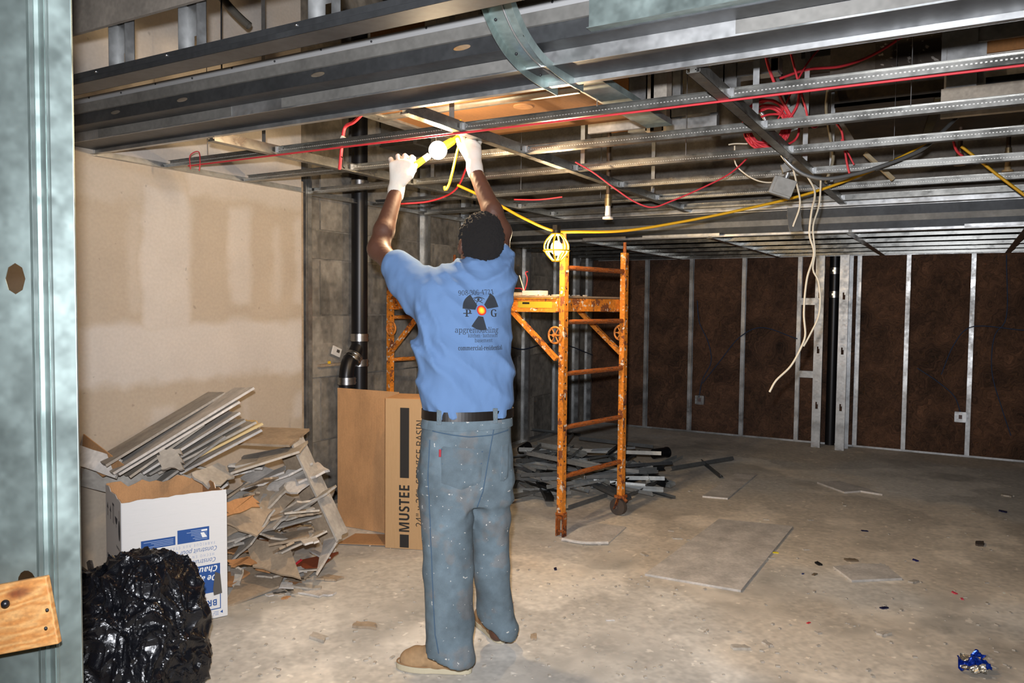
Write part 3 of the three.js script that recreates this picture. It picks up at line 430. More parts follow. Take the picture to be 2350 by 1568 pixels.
{ const g = thing('cage_lamp', 'lit work lamp in a yellow plastic cage hanging by the scaffold', 'lamp', cageP);
  put('bulb', ball(cageP.clone().add(V(0, -0.005, 0)), 0.036, 1, 1.25, 1), GLOW(8), g, 'glowing glass bulb');
  const R = 0.078, top = cageP.y + 0.085, ring = (y, r) => { const t = new THREE.TorusGeometry(r, 0.0055, 8, 32); t.rotateX(Math.PI / 2).translate(cageP.x, cageP.y + y, cageP.z); return t; };
  for (let k = 0; k < 6; k++) { const a = k * Math.PI / 3 + 0.3, p = []; for (let i = 0; i <= 8; i++) { const f = i / 8, r = R * Math.sin(0.35 + f * 2.5) / Math.sin(1.57); p.push(cageP.clone().add(V(Math.cos(a) * r, 0.082 - f * 0.165, Math.sin(a) * r))); } put('cage_bar', tube(p, 0.0055, 24, 8), YELLOW_PLASTIC, g); }
  put('cage_ring', merge([ring(-0.02, 0.079), ring(0.08, 0.03)]), YELLOW_PLASTIC, g); put('cage_ring', ring(-0.082, 0.024), YELLOW_PLASTIC, g);
  put('socket', merge([cyl(cageP.clone().setY(top), cageP.clone().setY(top + 0.035), 0.026, 0.02, 18), box(0.03, 0.03, 0.05, cageP.x, top + 0.035, cageP.z)]), M(0x1a1712, 0.5), g);
  point(cageP, CAGE_CD); }
{ const c = (x, y, d) => P(x, y, d); const hook = onY(2165, 316, GY + 0.02), hk = hook.clone().sub(C0).dot(ray(IW / 2, IH / 2));
  single('yellow_cable', tube([c(1050, 425, 4.55), c(1100, 448, 4.6), c(1150, 473, 4.65), c(1200, 500, 4.7), c(1272, 530, cageD), c(1330, 532, 4.8), c(1430, 530, 4.82), c(1560, 510, 4.84), c(1700, 482, 4.82), c(1860, 443, 4.78), c(2000, 392, 4.72), c(2100, 345, 4.66), c(2165, 316, 4.62), c(2180, 316, 4.63)], 0.0085, 120, 8), YELLOW, 'yellow lamp cable sagging from the runner to the cage lamp', 'cable');
  single('yellow_cable', tube([c(2206, 336, 4.6), c(2240, 362, 4.58), c(2290, 402, 4.55), c(2350, 447, 4.5), c(2420, 500, 4.46)], 0.0085, 40, 8), YELLOW, 'yellow lamp cable dropping away at the right edge', 'cable');
  single('yellow_cable', tube([c(1056, 276, 3.66), c(1062, 288, 3.66), c(1060, 310, 3.69), c(1050, 345, 3.71), c(1043, 375, 3.73), c(1036, 405, 3.74), c(1030, 425, 3.75), c(1022, 437, 3.75), c(1020, 428, 3.75)], 0.0065, 60, 8), YELLOW, 'short yellow lead dangling below the raised right glove', 'cable'); }
// flash unit on the camera
{ const g = thing('flash_unit', 'small flash head of the camera, behind the view', 'flash', flashPos); const back = V(0, 0, 0.05).applyEuler(camera.rotation).add(flashPos); const b = rbox(0.07, 0.045, 0.05, 0.006); b.applyMatrix4(new THREE.Matrix4().makeRotationFromEuler(camera.rotation).setPosition(back)); put('flash_body', b, BLACK, g); const f = box(0.055, 0.03, 0.002); const fp = V(0, 0, 0.022).applyEuler(camera.rotation).add(flashPos); f.applyMatrix4(new THREE.Matrix4().makeRotationFromEuler(camera.rotation).setPosition(fp)); put('flash_lens', f, M(0xffffff, 0.3, { emissive: 0xffffff, emissiveIntensity: 1 }), g); }
// ---------------------------------------------------------------- cartons and bag
function panel(o, U, W, w, h, outer, inner, parent, { rag = 0, name = 'panel', t = 0.003, n = 14, flip = false } = {}) {   // corrugated sheet: printed outer liner and brown inner liner
  const top = []; for (let i = 0; i <= n; i++) top.push([w * (1 - i / n), h + (rag ? (rnd() - 0.5) * rag + Math.sin(i * 1.3) * rag * 0.3 : 0)]);
  const out = [[0, 0], [w, 0], ...top]; const nrm = U.clone().cross(W).normalize();
  const mk = (off) => { const g = sheet(out, [], o.clone().addScaledVector(nrm, off), U, W, t); const uv = g.attributes.uv; for (let i = 0; i < uv.count; i++) uv.setXY(i, uv.getX(i) / w, uv.getY(i) / h); return g; };
  const a = put(name, mk(flip ? -t : 0), outer, parent); put('inner_liner', mk(flip ? 0 : -t), inner, parent); return a;
}
const UP = V(0, 1, 0);
{ const FR = onY(521, 1414), FL = onY(283, 1466); const U = FR.clone().sub(FL), w = U.length(); U.normalize(); const D = V(U.z, 0, -U.x); if (D.z > 0) D.negate(); const h = 0.615, dep = 0.43;
  const g = thing('white_box', 'open white cardboard box with upside-down blue printing', 'cardboard box', FL.clone().add(FR).multiplyScalar(0.5).addScaledVector(D, dep / 2));
  const front = canvasTex(1024, 1230, (c, W, H) => {
    c.fillStyle = '#d9d7d4'; c.fillRect(0, 0, W, H); for (let i = 0; i < 500; i++) { c.fillStyle = `rgba(${rnd() < 0.5 ? '190,186,180' : '235,233,230'},0.12)`; c.fillRect(rnd() * W, rnd() * H, rr(20, 160), rr(1, 5)); }
    c.translate(W, H); c.rotate(Math.PI);                                          // printed upside down
    const B = '#274f8f'; c.fillStyle = B; c.strokeStyle = B; c.lineWidth = 9;
    c.beginPath(); c.moveTo(46, 34); c.lineTo(46, 66); c.lineTo(74, 50); c.fill(); c.font = '15px sans-serif'; c.fillStyle = '#6f86b4'; for (let i = 0; i < 3; i++) for (let x = 90; x < 560; x += rr(14, 40)) c.fillRect(x, 26 + i * 15, rr(8, 26), 5);
    c.strokeRect(70, 88, 900, 170); c.fillStyle = B; c.font = 'bold 84px sans-serif'; c.fillText('BRADFORD', 100, 182); c.font = '38px sans-serif'; c.fillStyle = '#8295bd'; c.fillText('W   H   I   T   E', 230, 240);
    c.fillStyle = B; c.fillRect(70, 258, 900, 270); c.fillStyle = '#e9e8e4'; c.font = 'italic bold 78px sans-serif'; c.fillText('Calentador', 300, 335); c.fillText('De agua', 100, 425); c.fillText('Chauffe-eau', 90, 512);
    c.fillStyle = '#46659c'; c.font = 'italic 58px sans-serif'; c.fillText('Construido para', 110, 592); c.font = '34px sans-serif'; c.fillStyle = '#9aa6bf'; c.fillText('H E C H O   E N', 130, 638); c.fillStyle = '#46659c'; c.font = 'italic 58px sans-serif'; c.fillText('Construit pour être le', 96, 700); c.font = '34px sans-serif'; c.fillStyle = '#9aa6bf'; c.fillText('F A B R I Q U E   A U X   É T A T S', 120, 748);
    c.fillStyle = B; c.fillRect(180, 770, 320, 130); c.fillRect(520, 770, 330, 82); c.fillStyle = '#aebbd4'; for (let i = 0; i < 7; i++) c.fillRect(200, 786 + i * 15, rr(120, 210), 4); for (let i = 0; i < 4; i++) c.fillRect(540, 784 + i * 15, rr(180, 290), 4); c.beginPath(); c.fillStyle = '#e8e8e6'; c.moveTo(200, 800); c.lineTo(250, 800); c.lineTo(270, 850); c.lineTo(235, 850); c.fill(); c.fillRect(200, 860, 60, 16);
  });
  const left = canvasTex(512, 768, (c, W, H) => { c.fillStyle = '#c9c7c6'; c.fillRect(0, 0, W, H); c.fillStyle = '#33343c';
    for (const x of [70, 170]) { c.beginPath(); c.moveTo(x - 26, 130); c.lineTo(x + 26, 130); c.lineTo(x, 90); c.fill(); c.fillRect(x - 8, 126, 16, 50); } c.fillRect(235, 60, 60, 14); c.fillRect(245, 60, 12, 120); c.fillRect(275, 60, 12, 120);
    c.beginPath(); c.arc(360, 120, 40, 0, Math.PI); c.fill(); c.fillRect(356, 120, 8, 60); c.beginPath(); c.ellipse(455, 175, 28, 60, 0, 0, 7); c.fill(); c.fillRect(450, 60, 10, 70); for (let i = 0; i < 6; i++) c.fillRect(360 + i * 18, 278 + (i % 2) * 3, 12, 14);
    c.save(); c.translate(70, 740); c.rotate(-Math.PI / 2); c.fillStyle = '#4a4b55'; for (let i = 0; i < 9; i++) c.fillRect(i * 34 + (i > 4 ? 40 : 0), -34 + (i % 3) * 3, 20, 30 - (i % 2) * 6); c.restore(); });
  const WP = M(0xffffff, 0.85, { map: front }), WL_ = M(0xffffff, 0.85, { map: left }), WHITEC = M(0xd6d4d0, 0.85);
  const y0 = V(0, 0.004, 0), FLo = FL.clone().add(y0), FRo = FR.clone().add(y0);
  panel(FLo, U, UP, w, h, WP, CARD, g, { rag: 0.006, name: 'front_panel' });
  panel(FLo.clone().addScaledVector(D, dep), D.clone().negate(), UP, dep, h, WL_, CARD, g, { rag: 0.012, name: 'side_panel' });
  panel(FRo, D, UP, dep, h - 0.02, WHITEC, CARD, g, { rag: 0.02, name: 'side_panel' });
  panel(FRo.clone().addScaledVector(D, dep), U.clone().negate(), UP, w, h - 0.01, WHITEC, CARD, g, { rag: 0.025, name: 'back_panel' });
  put('bottom_panel', sheet([[0, 0], [w, 0], [w, dep], [0, dep]], [], FLo.clone(), U, D, 0.004), CARD, g);
  const hp = FLo.clone().addScaledVector(U, w * 0.865).setY(0.115); put('hand_hole', sheet([[0, 0], [0.038, 0.005], [0.03, 0.1], [0.006, 0.115], [-0.004, 0.03]], [], hp.addScaledVector(D, -0.0048), U, UP, 0.001), M(0x55504a, 0.9), g, 'torn hole in the front');
}
{ const Q = onY(885, 1258), U = onY(965, 1263).sub(Q).setY(0).normalize(), D = V(U.z, 0, -U.x); if (D.z > 0) D.negate(); const w = 0.56, dep = 0.26, h = 0.93;
  const g = thing('basin_carton', 'tall brown carton printed MUSTEE standing behind the man', 'cardboard box', Q.clone().addScaledVector(U, w / 2).addScaledVector(D, dep / 2));
  const face = canvasTex(720, 1200, (c, W, H) => { c.drawImage; c.fillStyle = '#b18f66'; c.fillRect(0, 0, W, H); for (let i = 0; i < 900; i++) { c.fillStyle = `rgba(${rnd() < 0.5 ? '150,116,78' : '196,160,118'},0.12)`; c.fillRect(rnd() * W, rnd() * H, rr(2, 6), rr(20, 160)); }
    c.fillStyle = '#23211f'; c.fillRect(118, 70, 74, 560); c.fillRect(118, 1085, 74, 105); c.save(); c.translate(196, 1072); c.rotate(-Math.PI / 2); c.font = 'bold 118px sans-serif'; c.fillText('MUSTEE', 0, 0, 390); c.restore();
    c.save(); c.translate(310, 1020); c.rotate(-Math.PI / 2); c.font = '84px sans-serif'; c.fillText('24" x 36"  SERVICE BASIN', 0, 0, 860); c.restore(); });
  panel(Q.clone().setY(0.003), U, UP, w, h, M(0xffffff, 0.85, { map: face }), CARD, g, { name: 'front_panel' });
  panel(Q.clone().addScaledVector(U, w).setY(0.003), D, UP, dep, h, CARD, CARD, g, { name: 'side_panel' });
  panel(Q.clone().addScaledVector(U, w).addScaledVector(D, dep).setY(0.003), U.clone().negate(), UP, w, h, CARD, CARD, g, { name: 'back_panel' });
  put('top_panel', sheet([[0, 0], [w, 0], [w, dep], [0, dep]], [], Q.clone().setY(h), U, D, 0.005), CARD, g);
  put('bottom_panel', sheet([[0, 0], [w, 0], [w, dep], [0, dep]], [], Q.clone().setY(0.003), U, D, 0.004), CARD, g);
  const Bk = Q.clone().addScaledVector(D, dep).setY(0.003), fd = U.clone().negate().multiplyScalar(0.95).addScaledVector(D, 0.3).normalize();
  panel(Bk.clone().addScaledVector(fd, 0.5), fd.clone().negate(), UP, 0.5, h + 0.01, CARD, CARD, g, { name: 'open_flap' });
  const nf = U.clone().negate().multiplyScalar(0.35).addScaledVector(D, 0.94).normalize(); panel(Q.clone().setY(0.003).addScaledVector(nf, 0.11), nf.clone().negate(), UP, 0.11, h - 0.01, CARD, CARD, g, { name: 'open_flap' });
  put('floor_flap', sheet([[0, 0], [0.3, 0.02], [0.29, 0.24], [0.03, 0.22]], [], Q.clone().addScaledVector(U, -0.31).setY(0.008), U, D, 0.004), CARD, g);
}
{ const a = onY(335, 1690), c = P(318, 1470, 3.02); c.y = 0.27; const g0 = new THREE.IcosahedronGeometry(1, 60), p = g0.attributes.position;
  for (let i = 0; i < p.count; i++) { const v = V(p.getX(i), p.getY(i), p.getZ(i)).normalize(); const lo = N3.noise(v.x * 1.3 + 3, v.y * 1.3, v.z * 1.3), n1 = N3.noise(v.x * 1.9 + 9 + lo, v.y * 1.5 + 2, v.z * 1.9), n2 = N3.noise(v.x * 3.4 + 4 + n1, v.y * 2.2, v.z * 3.4 + lo), n3 = N3.noise(v.x * 6 + 1, v.y * 4 + n2 * 2, v.z * 6);
    const rdg = (n, w) => Math.pow(1 - Math.min(1, Math.abs(n) / w), 1.6), r = 1 + lo * 0.22 + rdg(n1, 0.3) * 0.09 + rdg(n2, 0.3) * 0.06 + rdg(n3, 0.25) * 0.022; const wide = 1 + 0.36 * clamp(-v.y * 1.3), sq = 1 - 0.12 * clamp(v.y * 2 - 1);
    p.setXYZ(i, v.x * 0.232 * r * wide, Math.max(-0.268, v.y * 0.285 * r * sq), v.z * 0.232 * r * wide); }
  g0.computeVertexNormals(); g0.translate(c.x, c.y, c.z);
  const bagB = tex(512, 512, (u, v) => { const a = Math.abs(tn(u, v, 10, 3, 4)), b = Math.abs(tn(u, v, 26, 13, 3)); return 255 - Math.min(1, a * 3.5) * 130 - Math.min(1, b * 4) * 70; }, { color: false });
  const g = thing('trash_bag', 'bulging black plastic rubbish bag beside the steel stud', 'trash bag', V(c.x, 0, c.z));
  const bm = M(0x101116, 0.3, { bumpMap: bagB, bumpScale: 0.0016 }); uvBox(g0, 2.2); const gg = uvBox(g0, 2.2);
  put('bag', gg, bm, g);
  const kn = V(c.x - 0.1, c.y + 0.2, c.z + 0.12), pl = []; for (let k = 0; k < 7; k++) { const a2 = k * 0.9, q = kn.clone().add(V(Math.cos(a2) * 0.03, 0.02, Math.sin(a2) * 0.03)); pl.push(tube([kn, q, q.clone().add(V(Math.cos(a2) * 0.05, 0.035 - 0.02 * (k % 3), Math.sin(a2) * 0.05))], 0.012, 12, 6)); } put('gathered_neck', pl, bm, g); }
{ const a = P(150, 1090, 4.35), b = P(245, 1068, 4.1), g = single('cardboard_sheet', board(P(120, 1000, 4.3), P(238, 1095, 4.0), P(165, 975, 4.2), 0.006, 0.003), CARD, 'brown cardboard flap edge showing beside the near stud', 'cardboard'); }

// ---------------------------------------------------------------- broken plasterboard heap against the left wall
const wallD = (p) => onX(p[0], p[1], WX).sub(C0).dot(V(0, 0, -1).applyEuler(camera.rotation)), keep = (p, m) => [p[0], p[1], Math.min(p[2], wallD(p) - m)];
const deb = (name, a, b, c, t, m, label, o = {}) => { a = keep(a, o.wall ?? 0.05); b = keep(b, o.wallB ?? 0.05); c = keep(c, 0.05); const g = single(name, board(P(...a), P(...b), P(...c), t, o.rag ?? 0.012, o.n ?? 5, o.cut ?? 0), m, label, o.cat || 'drywall piece', o.group); return g; };
{ // long sheets stacked on edge, sloping up to the right
  const A = [];
  const L = [[[262, 1090, 4.35], [585, 893, 4.25], 'longest plasterboard strip poking highest up the wall', GYP], [[245, 1072, 4.5], [518, 905, 4.5], 'grey plasterboard strip with a torn paper corner behind the highest strip', GYP_GREY],
    [[275, 1092, 4.3], [552, 925, 4.2], 'plasterboard strip with a brown torn end under the highest strip', GYP], [[300, 1098, 4.25], [470, 977, 4.18], 'short plasterboard strip in the middle of the sloping stack', PLASTER], [[330, 1090, 4.25], [553, 950, 4.15], 'narrow white plasterboard strip halfway down the stack', GYP],
    [[345, 1092, 4.22], [565, 968, 4.1], 'grey plasterboard strip halfway down the stack', GYP_GREY], [[365, 1090, 4.2], [590, 972, 4.08], 'white plasterboard strip above the yellow lath', PLASTER], [[430, 1065, 4.15], [605, 975, 4.05], 'pale yellow wooden lath lying across the plasterboard stack', YELLOW_WOOD], [[415, 1090, 4.14], [603, 990, 4.04], 'white plasterboard strip just below the yellow lath', GYP], [[360, 1120, 4.14], [520, 1005, 4.05], 'plasterboard strip lowest in the sloping stack', GYP_GREY]];
  for (const [a, b, lab, m] of L) { a[2] = Math.min(a[2], wallD(a) - 0.42); const c = [a[0] - 24, a[1] - 14, a[2] + 0.3]; deb('drywall_strip', a, b, c, 0.0125, m, lab, { rag: 0.008, n: 7, cat: lab.includes('lath') ? 'wood strip' : 'drywall piece' }); }
  // hidden props that carry the stack
  deb('drywall_sheet', [180, 1115, 4.3], [460, 1180, 4.25], [215, 1040, 4.6], 0.0125, GYP_GREY, 'white plasterboard sheet edge left of the sloping stack');
  deb('drywall_sheet', [160, 1062, 4.0], [268, 1100, 3.95], [175, 1020, 4.3], 0.02, GYP, 'white board edge just behind the white box', { rag: 0.004 });
  deb('drywall_sheet', [545, 1022, 4.35], [665, 1027, 4.3], [600, 985, 4.75], 0.0135, GYP_TAN, 'flat plasterboard piece jutting right at the top of the heap', { rag: 0.004 });
  deb('drywall_sheet', [668, 1022, 4.4], [772, 1245, 4.22], [692, 1004, 4.52], 0.0125, GYP_GREY, 'tall plasterboard panel leaning at the right of the heap', { rag: 0.006, n: 7 });
  deb('drywall_sheet', [688, 1008, 4.5], [790, 1220, 4.4], [640, 1040, 4.62], 0.014, GYP_TAN, 'brown-backed plasterboard panel leaning beside the tall carton', { rag: 0.01, n: 9 });
  deb('drywall_sheet', [728, 1322, 4.1], [790, 1222, 4.45], [748, 1235, 4.55], 0.013, GYP, 'triangular plasterboard piece propped at the foot of the heap', { rag: 0.008, cut: 0.6 });
  deb('drywall_sheet', [512, 1245, 4.1], [560, 1170, 4.5], [745, 1180, 4.5], 0.0125, GYP_GREY, 'large grey plasterboard sheet in the middle of the heap', { rag: 0.008 });
  deb('drywall_sheet', [505, 1195, 4.05], [600, 1110, 4.4], [590, 1230, 4.1], 0.0125, GYP_TAN, 'tan plasterboard piece behind the white box corner', { rag: 0.012 });
  deb('drywall_sheet', [560, 1230, 4.3], [665, 1255, 4.2], [580, 1300, 4.1], 0.0125, GYP_TAN, 'tan plasterboard offcut at the centre of the heap foot');
  deb('drywall_sheet', [510, 1400, 3.86], [640, 1350, 4.1], [560, 1310, 4.28], 0.0125, GYP_TAN, 'flat tan plasterboard sheet lying on the floor beside the white box', { rag: 0.006 });
  deb('drywall_sheet', [645, 1320, 4.28], [690, 1285, 4.42], [735, 1300, 4.35], 0.0125, M(0xa4663c, 0.9, { map: cardC }), 'red-edged brown board piece at the heap foot');
  single('red_strip', board(P(648, 1316, 4.24), P(690, 1283, 4.38), P(652, 1318, 4.23), 0.004, 0.001, 3), RED, 'thin red strip along a brown board in the heap', 'strip');
  deb('plaster_chunk', [362, 1032, 4.0], [412, 1030, 4.0], [370, 1078, 3.95], 0.02, PLASTER, 'torn white plaster chunk on the stack above the white box', { rag: 0.02 });
  deb('drywall_sheet', [440, 1085, 3.98], [500, 1062, 4.15], [480, 1120, 3.95], 0.0125, PLASTER, 'pale torn board corner standing behind the box edge', { rag: 0.02 });
  deb('drywall_sheet', [540, 1075, 4.2], [640, 1055, 4.3], [560, 1050, 4.5], 0.0125, GYP_GREY, 'grey plasterboard piece under the flat jutting piece', { rag: 0.01 });
  deb('drywall_sheet', [530, 1090, 4.12], [688, 1040, 4.25], [560, 1062, 4.4], 0.0125, PLASTER, 'white-edged plasterboard slat crossing under the jutting piece', { rag: 0.008 });
  deb('kraft_scrap', [508, 1155, 3.98], [585, 1135, 4.15], [520, 1185, 3.96], 0.006, KRAFT, 'torn brown paper facing beside the white box', { rag: 0.025, cat: 'paper scrap' });
  deb('kraft_scrap', [520, 1285, 3.98], [575, 1278, 4.1], [530, 1300, 3.94], 0.006, KRAFT, 'torn brown paper facing at the heap foot', { rag: 0.02, cat: 'paper scrap' });
  // loose pieces over and round the heap
  const mats = [GYP, GYP_GREY, GYP_TAN, PLASTER, KRAFT];
  for (let i = 0; i < 70; i++) {
    const px = rr(505, 760), py = rr(1120, 1330), base = onY(px, Math.max(py, 1200) + rr(0, 60)); const hgt = Math.max(0, 0.42 * (1 - Math.hypot((base.x + 3.55) / 0.62, (base.z + 3.35) / 0.75)));
    const l = rr(0.05, 0.26), w = rr(0.03, 0.13), th = rr(0.008, 0.014), y = base.y + rr(0.15, 0.8) * hgt + 0.008; const e = new THREE.Euler(rr(-0.5, 0.5), rr(0, 6.28), rr(-0.55, 0.55)); if (hgt < 0.02) { e.x *= 0.05; e.z *= 0.05; }
    const q = (x, z) => V(x, 0, z).applyEuler(e).add(V(base.x, y, base.z)); if (base.x < -3.86) continue;
    const g = board(q(-l / 2, -w / 2), q(l / 2, -w / 2), q(-l / 2 + rr(-0.05, 0.05), w / 2), th, 0.014, 4, rr(0, 0.4)); g.computeBoundingBox(); if (g.boundingBox.min.y < 0.001) g.translate(0, 0.002 - g.boundingBox.min.y, 0);
    single('plaster_fragment', g, mats[i % 5], ...((s) => [s, 'drywall piece', s])(`${['cream', 'grey', 'tan', 'white', 'brown paper-faced'][i % 5]} plasterboard fragment at the ${y > 0.12 ? 'upper' : 'lower'} ${px < 590 ? 'left' : px < 680 ? 'middle' : 'right'} of the rubble heap`));
  }
  for (let i = 0; i < 34; i++) { const px = rr(430, 715), f = rnd(), py = 1060 + f * 190 + Math.abs(px - 560) * 0.12, dpt = Math.min(mix(4.45, 4.15, f), wallD([px, py]) - 0.2), c = P(px, py, dpt), l = rr(0.14, 0.4), w = rr(0.06, 0.2), e = new THREE.Euler(rr(-0.3, 0.5), rr(-0.8, 0.9), rr(-0.15, 0.6)), q = (x, z) => V(x, 0, z).applyEuler(e).add(c); const g = board(q(-l / 2, -w / 2), q(l / 2, -w / 2), q(-l / 2 + rr(-0.05, 0.05), w / 2), rr(0.01, 0.014), 0.014, 5, rr(0, 0.35)); g.computeBoundingBox(); if (g.boundingBox.min.y < 0.001 || g.boundingBox.min.x < WX + 0.01) g.translate(Math.max(0, WX + 0.02 - g.boundingBox.min.x), Math.max(0, 0.002 - g.boundingBox.min.y), 0);
    single('drywall_offcut', g, [GYP, PLASTER, GYP_TAN, GYP_GREY][i % 4], ...((s) => [s, 'drywall piece', s])(`${['cream', 'white', 'tan', 'grey'][i % 4]} medium-sized plasterboard offcut in the ${f < 0.4 ? 'upper' : 'lower'} ${px < 570 ? 'left' : 'right'} part of the rubble heap`)); }
  for (let i = 0; i < 26; i++) { const px = rr(520, 850), py = rr(1290, 1420); if (py > 1290 + (850 - px) * 0.45) continue; const c = onY(px, py); const s = rr(0.015, 0.07), e = rr(0, 6.28), q = (x, z) => V(x * Math.cos(e) - z * Math.sin(e), 0, x * Math.sin(e) + z * Math.cos(e)).add(V(c.x, 0.006, c.z)); const g = board(q(-s, -s * 0.5), q(s, -s * 0.5), q(-s * 0.7, s * 0.6), 0.006, 0.012, 4, 0.2); g.computeBoundingBox(); g.translate(0, 0.001 - g.boundingBox.min.y, 0); single('plaster_fragment', g, mats[(i * 2) % 5], 'flat plaster flake on the floor in front of the rubble heap', 'drywall piece', 'flakes in front of the heap'); }
}
// ---------------------------------------------------------------- scrap metal heap behind the scaffold
{ const piece = (p, q, kind, mat = GALV) => member(p, q, kind === 0 ? trackSec(0.065, 0.03) : kind === 1 ? [[0, 0, 0.034, T], [0.017, 0.017, T, 0.034]] : kind === 2 ? teeSec(0.035, 0.03) : [[0, 0, 0.05, T], [-0.025, 0.01, T, 0.02]], V(rr(-0.5, 0.5), 1, rr(-0.5, 0.5)).normalize());
  const hc = onY(1325, 1105), ctr = V(hc.x, 0, hc.z);
  for (let i = 0; i < 110; i++) { const a = rr(0, 6.28), r = Math.sqrt(rnd()), x = ctr.x + Math.cos(a) * r * 0.72, z = ctr.z + Math.sin(a) * r * 0.75, hh = 0.3 * (1 - r * r) * rr(0.1, 1) + 0.02, l = rr(0.3, 0.95) * (1.1 - r * 0.45), b = rr(0, 6.28), t = rr(-0.22, 0.22) * (1 - r); const d = V(Math.cos(b) * l / 2, Math.sin(t) * l / 2, Math.sin(b) * l / 2), c = V(x, hh + 0.012, z); const g = piece(c.clone().sub(d), c.clone().add(d), i % 4); g.computeBoundingBox(); if (g.boundingBox.min.y < 0.002) g.translate(0, 0.003 - g.boundingBox.min.y, 0); single('metal_offcut', g, i % 3 ? (i % 5 ? SCRAP : DARKMETAL) : SCRAP_DARK, ...((s) => [s + ' of the scrap heap', 'metal scrap', s])(`${i % 3 ? (i % 5 ? 'bright' : 'dark') : 'dusty'} steel ${['channel', 'angle', 'tee bar', 'lipped strip'][i % 4]} offcut at the ${z > ctr.z ? 'front' : 'back'} ${x < ctr.x ? 'left' : 'right'}`)); }
  const S = [[[1178, 1092], [1345, 1130], 0, 'bright steel track lying across the front of the scrap heap'], [[1175, 1105], [1300, 1136], 1, 'shiny steel angle along the front edge of the scrap heap'], [[1330, 1105], [1410, 1112], 0, 'wide shiny bent steel piece between the scaffold legs'], [[1420, 1085], [1500, 1075], 0, 'bright steel track lying right of the scaffold leg'], [[1498, 1078], [1560, 1052], 0, 'bent steel track pointing out of the heap at the right'], [[1540, 1082], [1682, 1058], 1, 'long thin steel strip pointing away on the floor right of the heap'], [[1612, 1062], [1656, 1098], 2, 'short steel offcut lying alone right of the heap'], [[1480, 1127], [1545, 1145], 3, 'flat twisted steel strap on the floor right of the scaffold'], [[1300, 1170], [1390, 1140], 1, 'dark steel angle under the scaffold beside the caster'], [[1310, 1000], [1250, 1080], 0, 'grey stud offcut slanting up out of the scrap heap'], [[1330, 1010], [1500, 1030], 1, 'pale steel strip lying along the top of the scrap heap'], [[1190, 985], [1330, 1000], 3, 'flat strip on the back of the scrap heap']];
  S.forEach(([a, b, k, lab], i) => { const lift = i < 1 ? 0.05 : i > 8 ? 0.09 : i === 2 ? 0.05 : 0.004, p = onY(a[0], a[1], lift + (i === 9 ? 0.16 : 0)), q = onY(b[0], b[1], lift); const g = piece(p, q, k); g.computeBoundingBox(); if (g.boundingBox.min.y < 0.001) g.translate(0, 0.002 - g.boundingBox.min.y, 0); single('metal_offcut', g, i < 5 ? SCRAP : SCRAP_DARK, lab, 'metal scrap'); });
  { const a = onY(1500, 1042, 0.06), b = onY(1532, 1038, 0.06); single('pipe_stub', merge([cyl(a, b, 0.05, 0.05, 20), cyl(a.clone().lerp(b, 0.9), b, 0.054, 0.054, 20)]), BLACK_IRON, 'short black pipe stub at the right of the scrap heap', 'pipe'); }
  { const c = onY(1195, 1035, 0.1); single('pipe_stub', cyl(c, c.clone().add(V(0.1, 0.06, 0.02)), 0.045, 0.045, 18), BLACK_IRON, 'short black pipe stub at the left of the scrap heap', 'pipe'); }
}
// ---------------------------------------------------------------- loose boards and litter on the open floor
const flat = (pts, t, m, name, lab, cat, h = 0.001) => { const w = pts.map(([x, y]) => onY(x, y, h)); const o = w[0], s = new THREE.Shape(w.map((p) => new THREE.Vector2(p.x - o.x, -(p.z - o.z)))); const g = new THREE.ExtrudeGeometry(s, { depth: t, bevelEnabled: false }); g.rotateX(-Math.PI / 2).translate(o.x, h, o.z); return single(name, uvBox(g), m, lab, cat); };
const FLOORBOARD = M(0xffffff, 0.95, { map: GYP_C });
flat([[1480, 1322], [1700, 1360], [1820, 1212], [1650, 1195]], 0.013, FLOORBOARD, 'floor_board', 'large flat plasterboard sheet on the open floor', 'drywall piece');
flat([[1612, 1142], [1670, 1147], [1738, 1090], [1690, 1088]], 0.013, FLOORBOARD, 'floor_board', 'small grey plasterboard piece on the floor right of the scrap heap', 'drywall piece');
flat([[1875, 1110], [1938, 1133], [1975, 1130], [2025, 1138], [1990, 1125], [1925, 1107]], 0.014, GYP, 'floor_board', 'kinked plasterboard piece on the floor before the pipe column', 'drywall piece');
flat([[1912, 1305], [1955, 1337], [2070, 1332], [2030, 1300], [1975, 1298]], 0.013, FLOORBOARD, 'floor_board', 'five-sided plasterboard piece at the right of the floor', 'drywall piece');
flat([[1288, 1242], [1395, 1250], [1437, 1212], [1370, 1203], [1330, 1213]], 0.008, FLOORBOARD, 'floor_board', 'thin curled board on the floor at the scaffold foot', 'drywall piece');
single('curled_paper', tube([onY(1290, 1238, 0.012), onY(1340, 1246, 0.012), onY(1396, 1246, 0.014)], 0.011, 20, 8), GYP, 'rolled paper edge of the board at the scaffold foot', 'paper scrap');
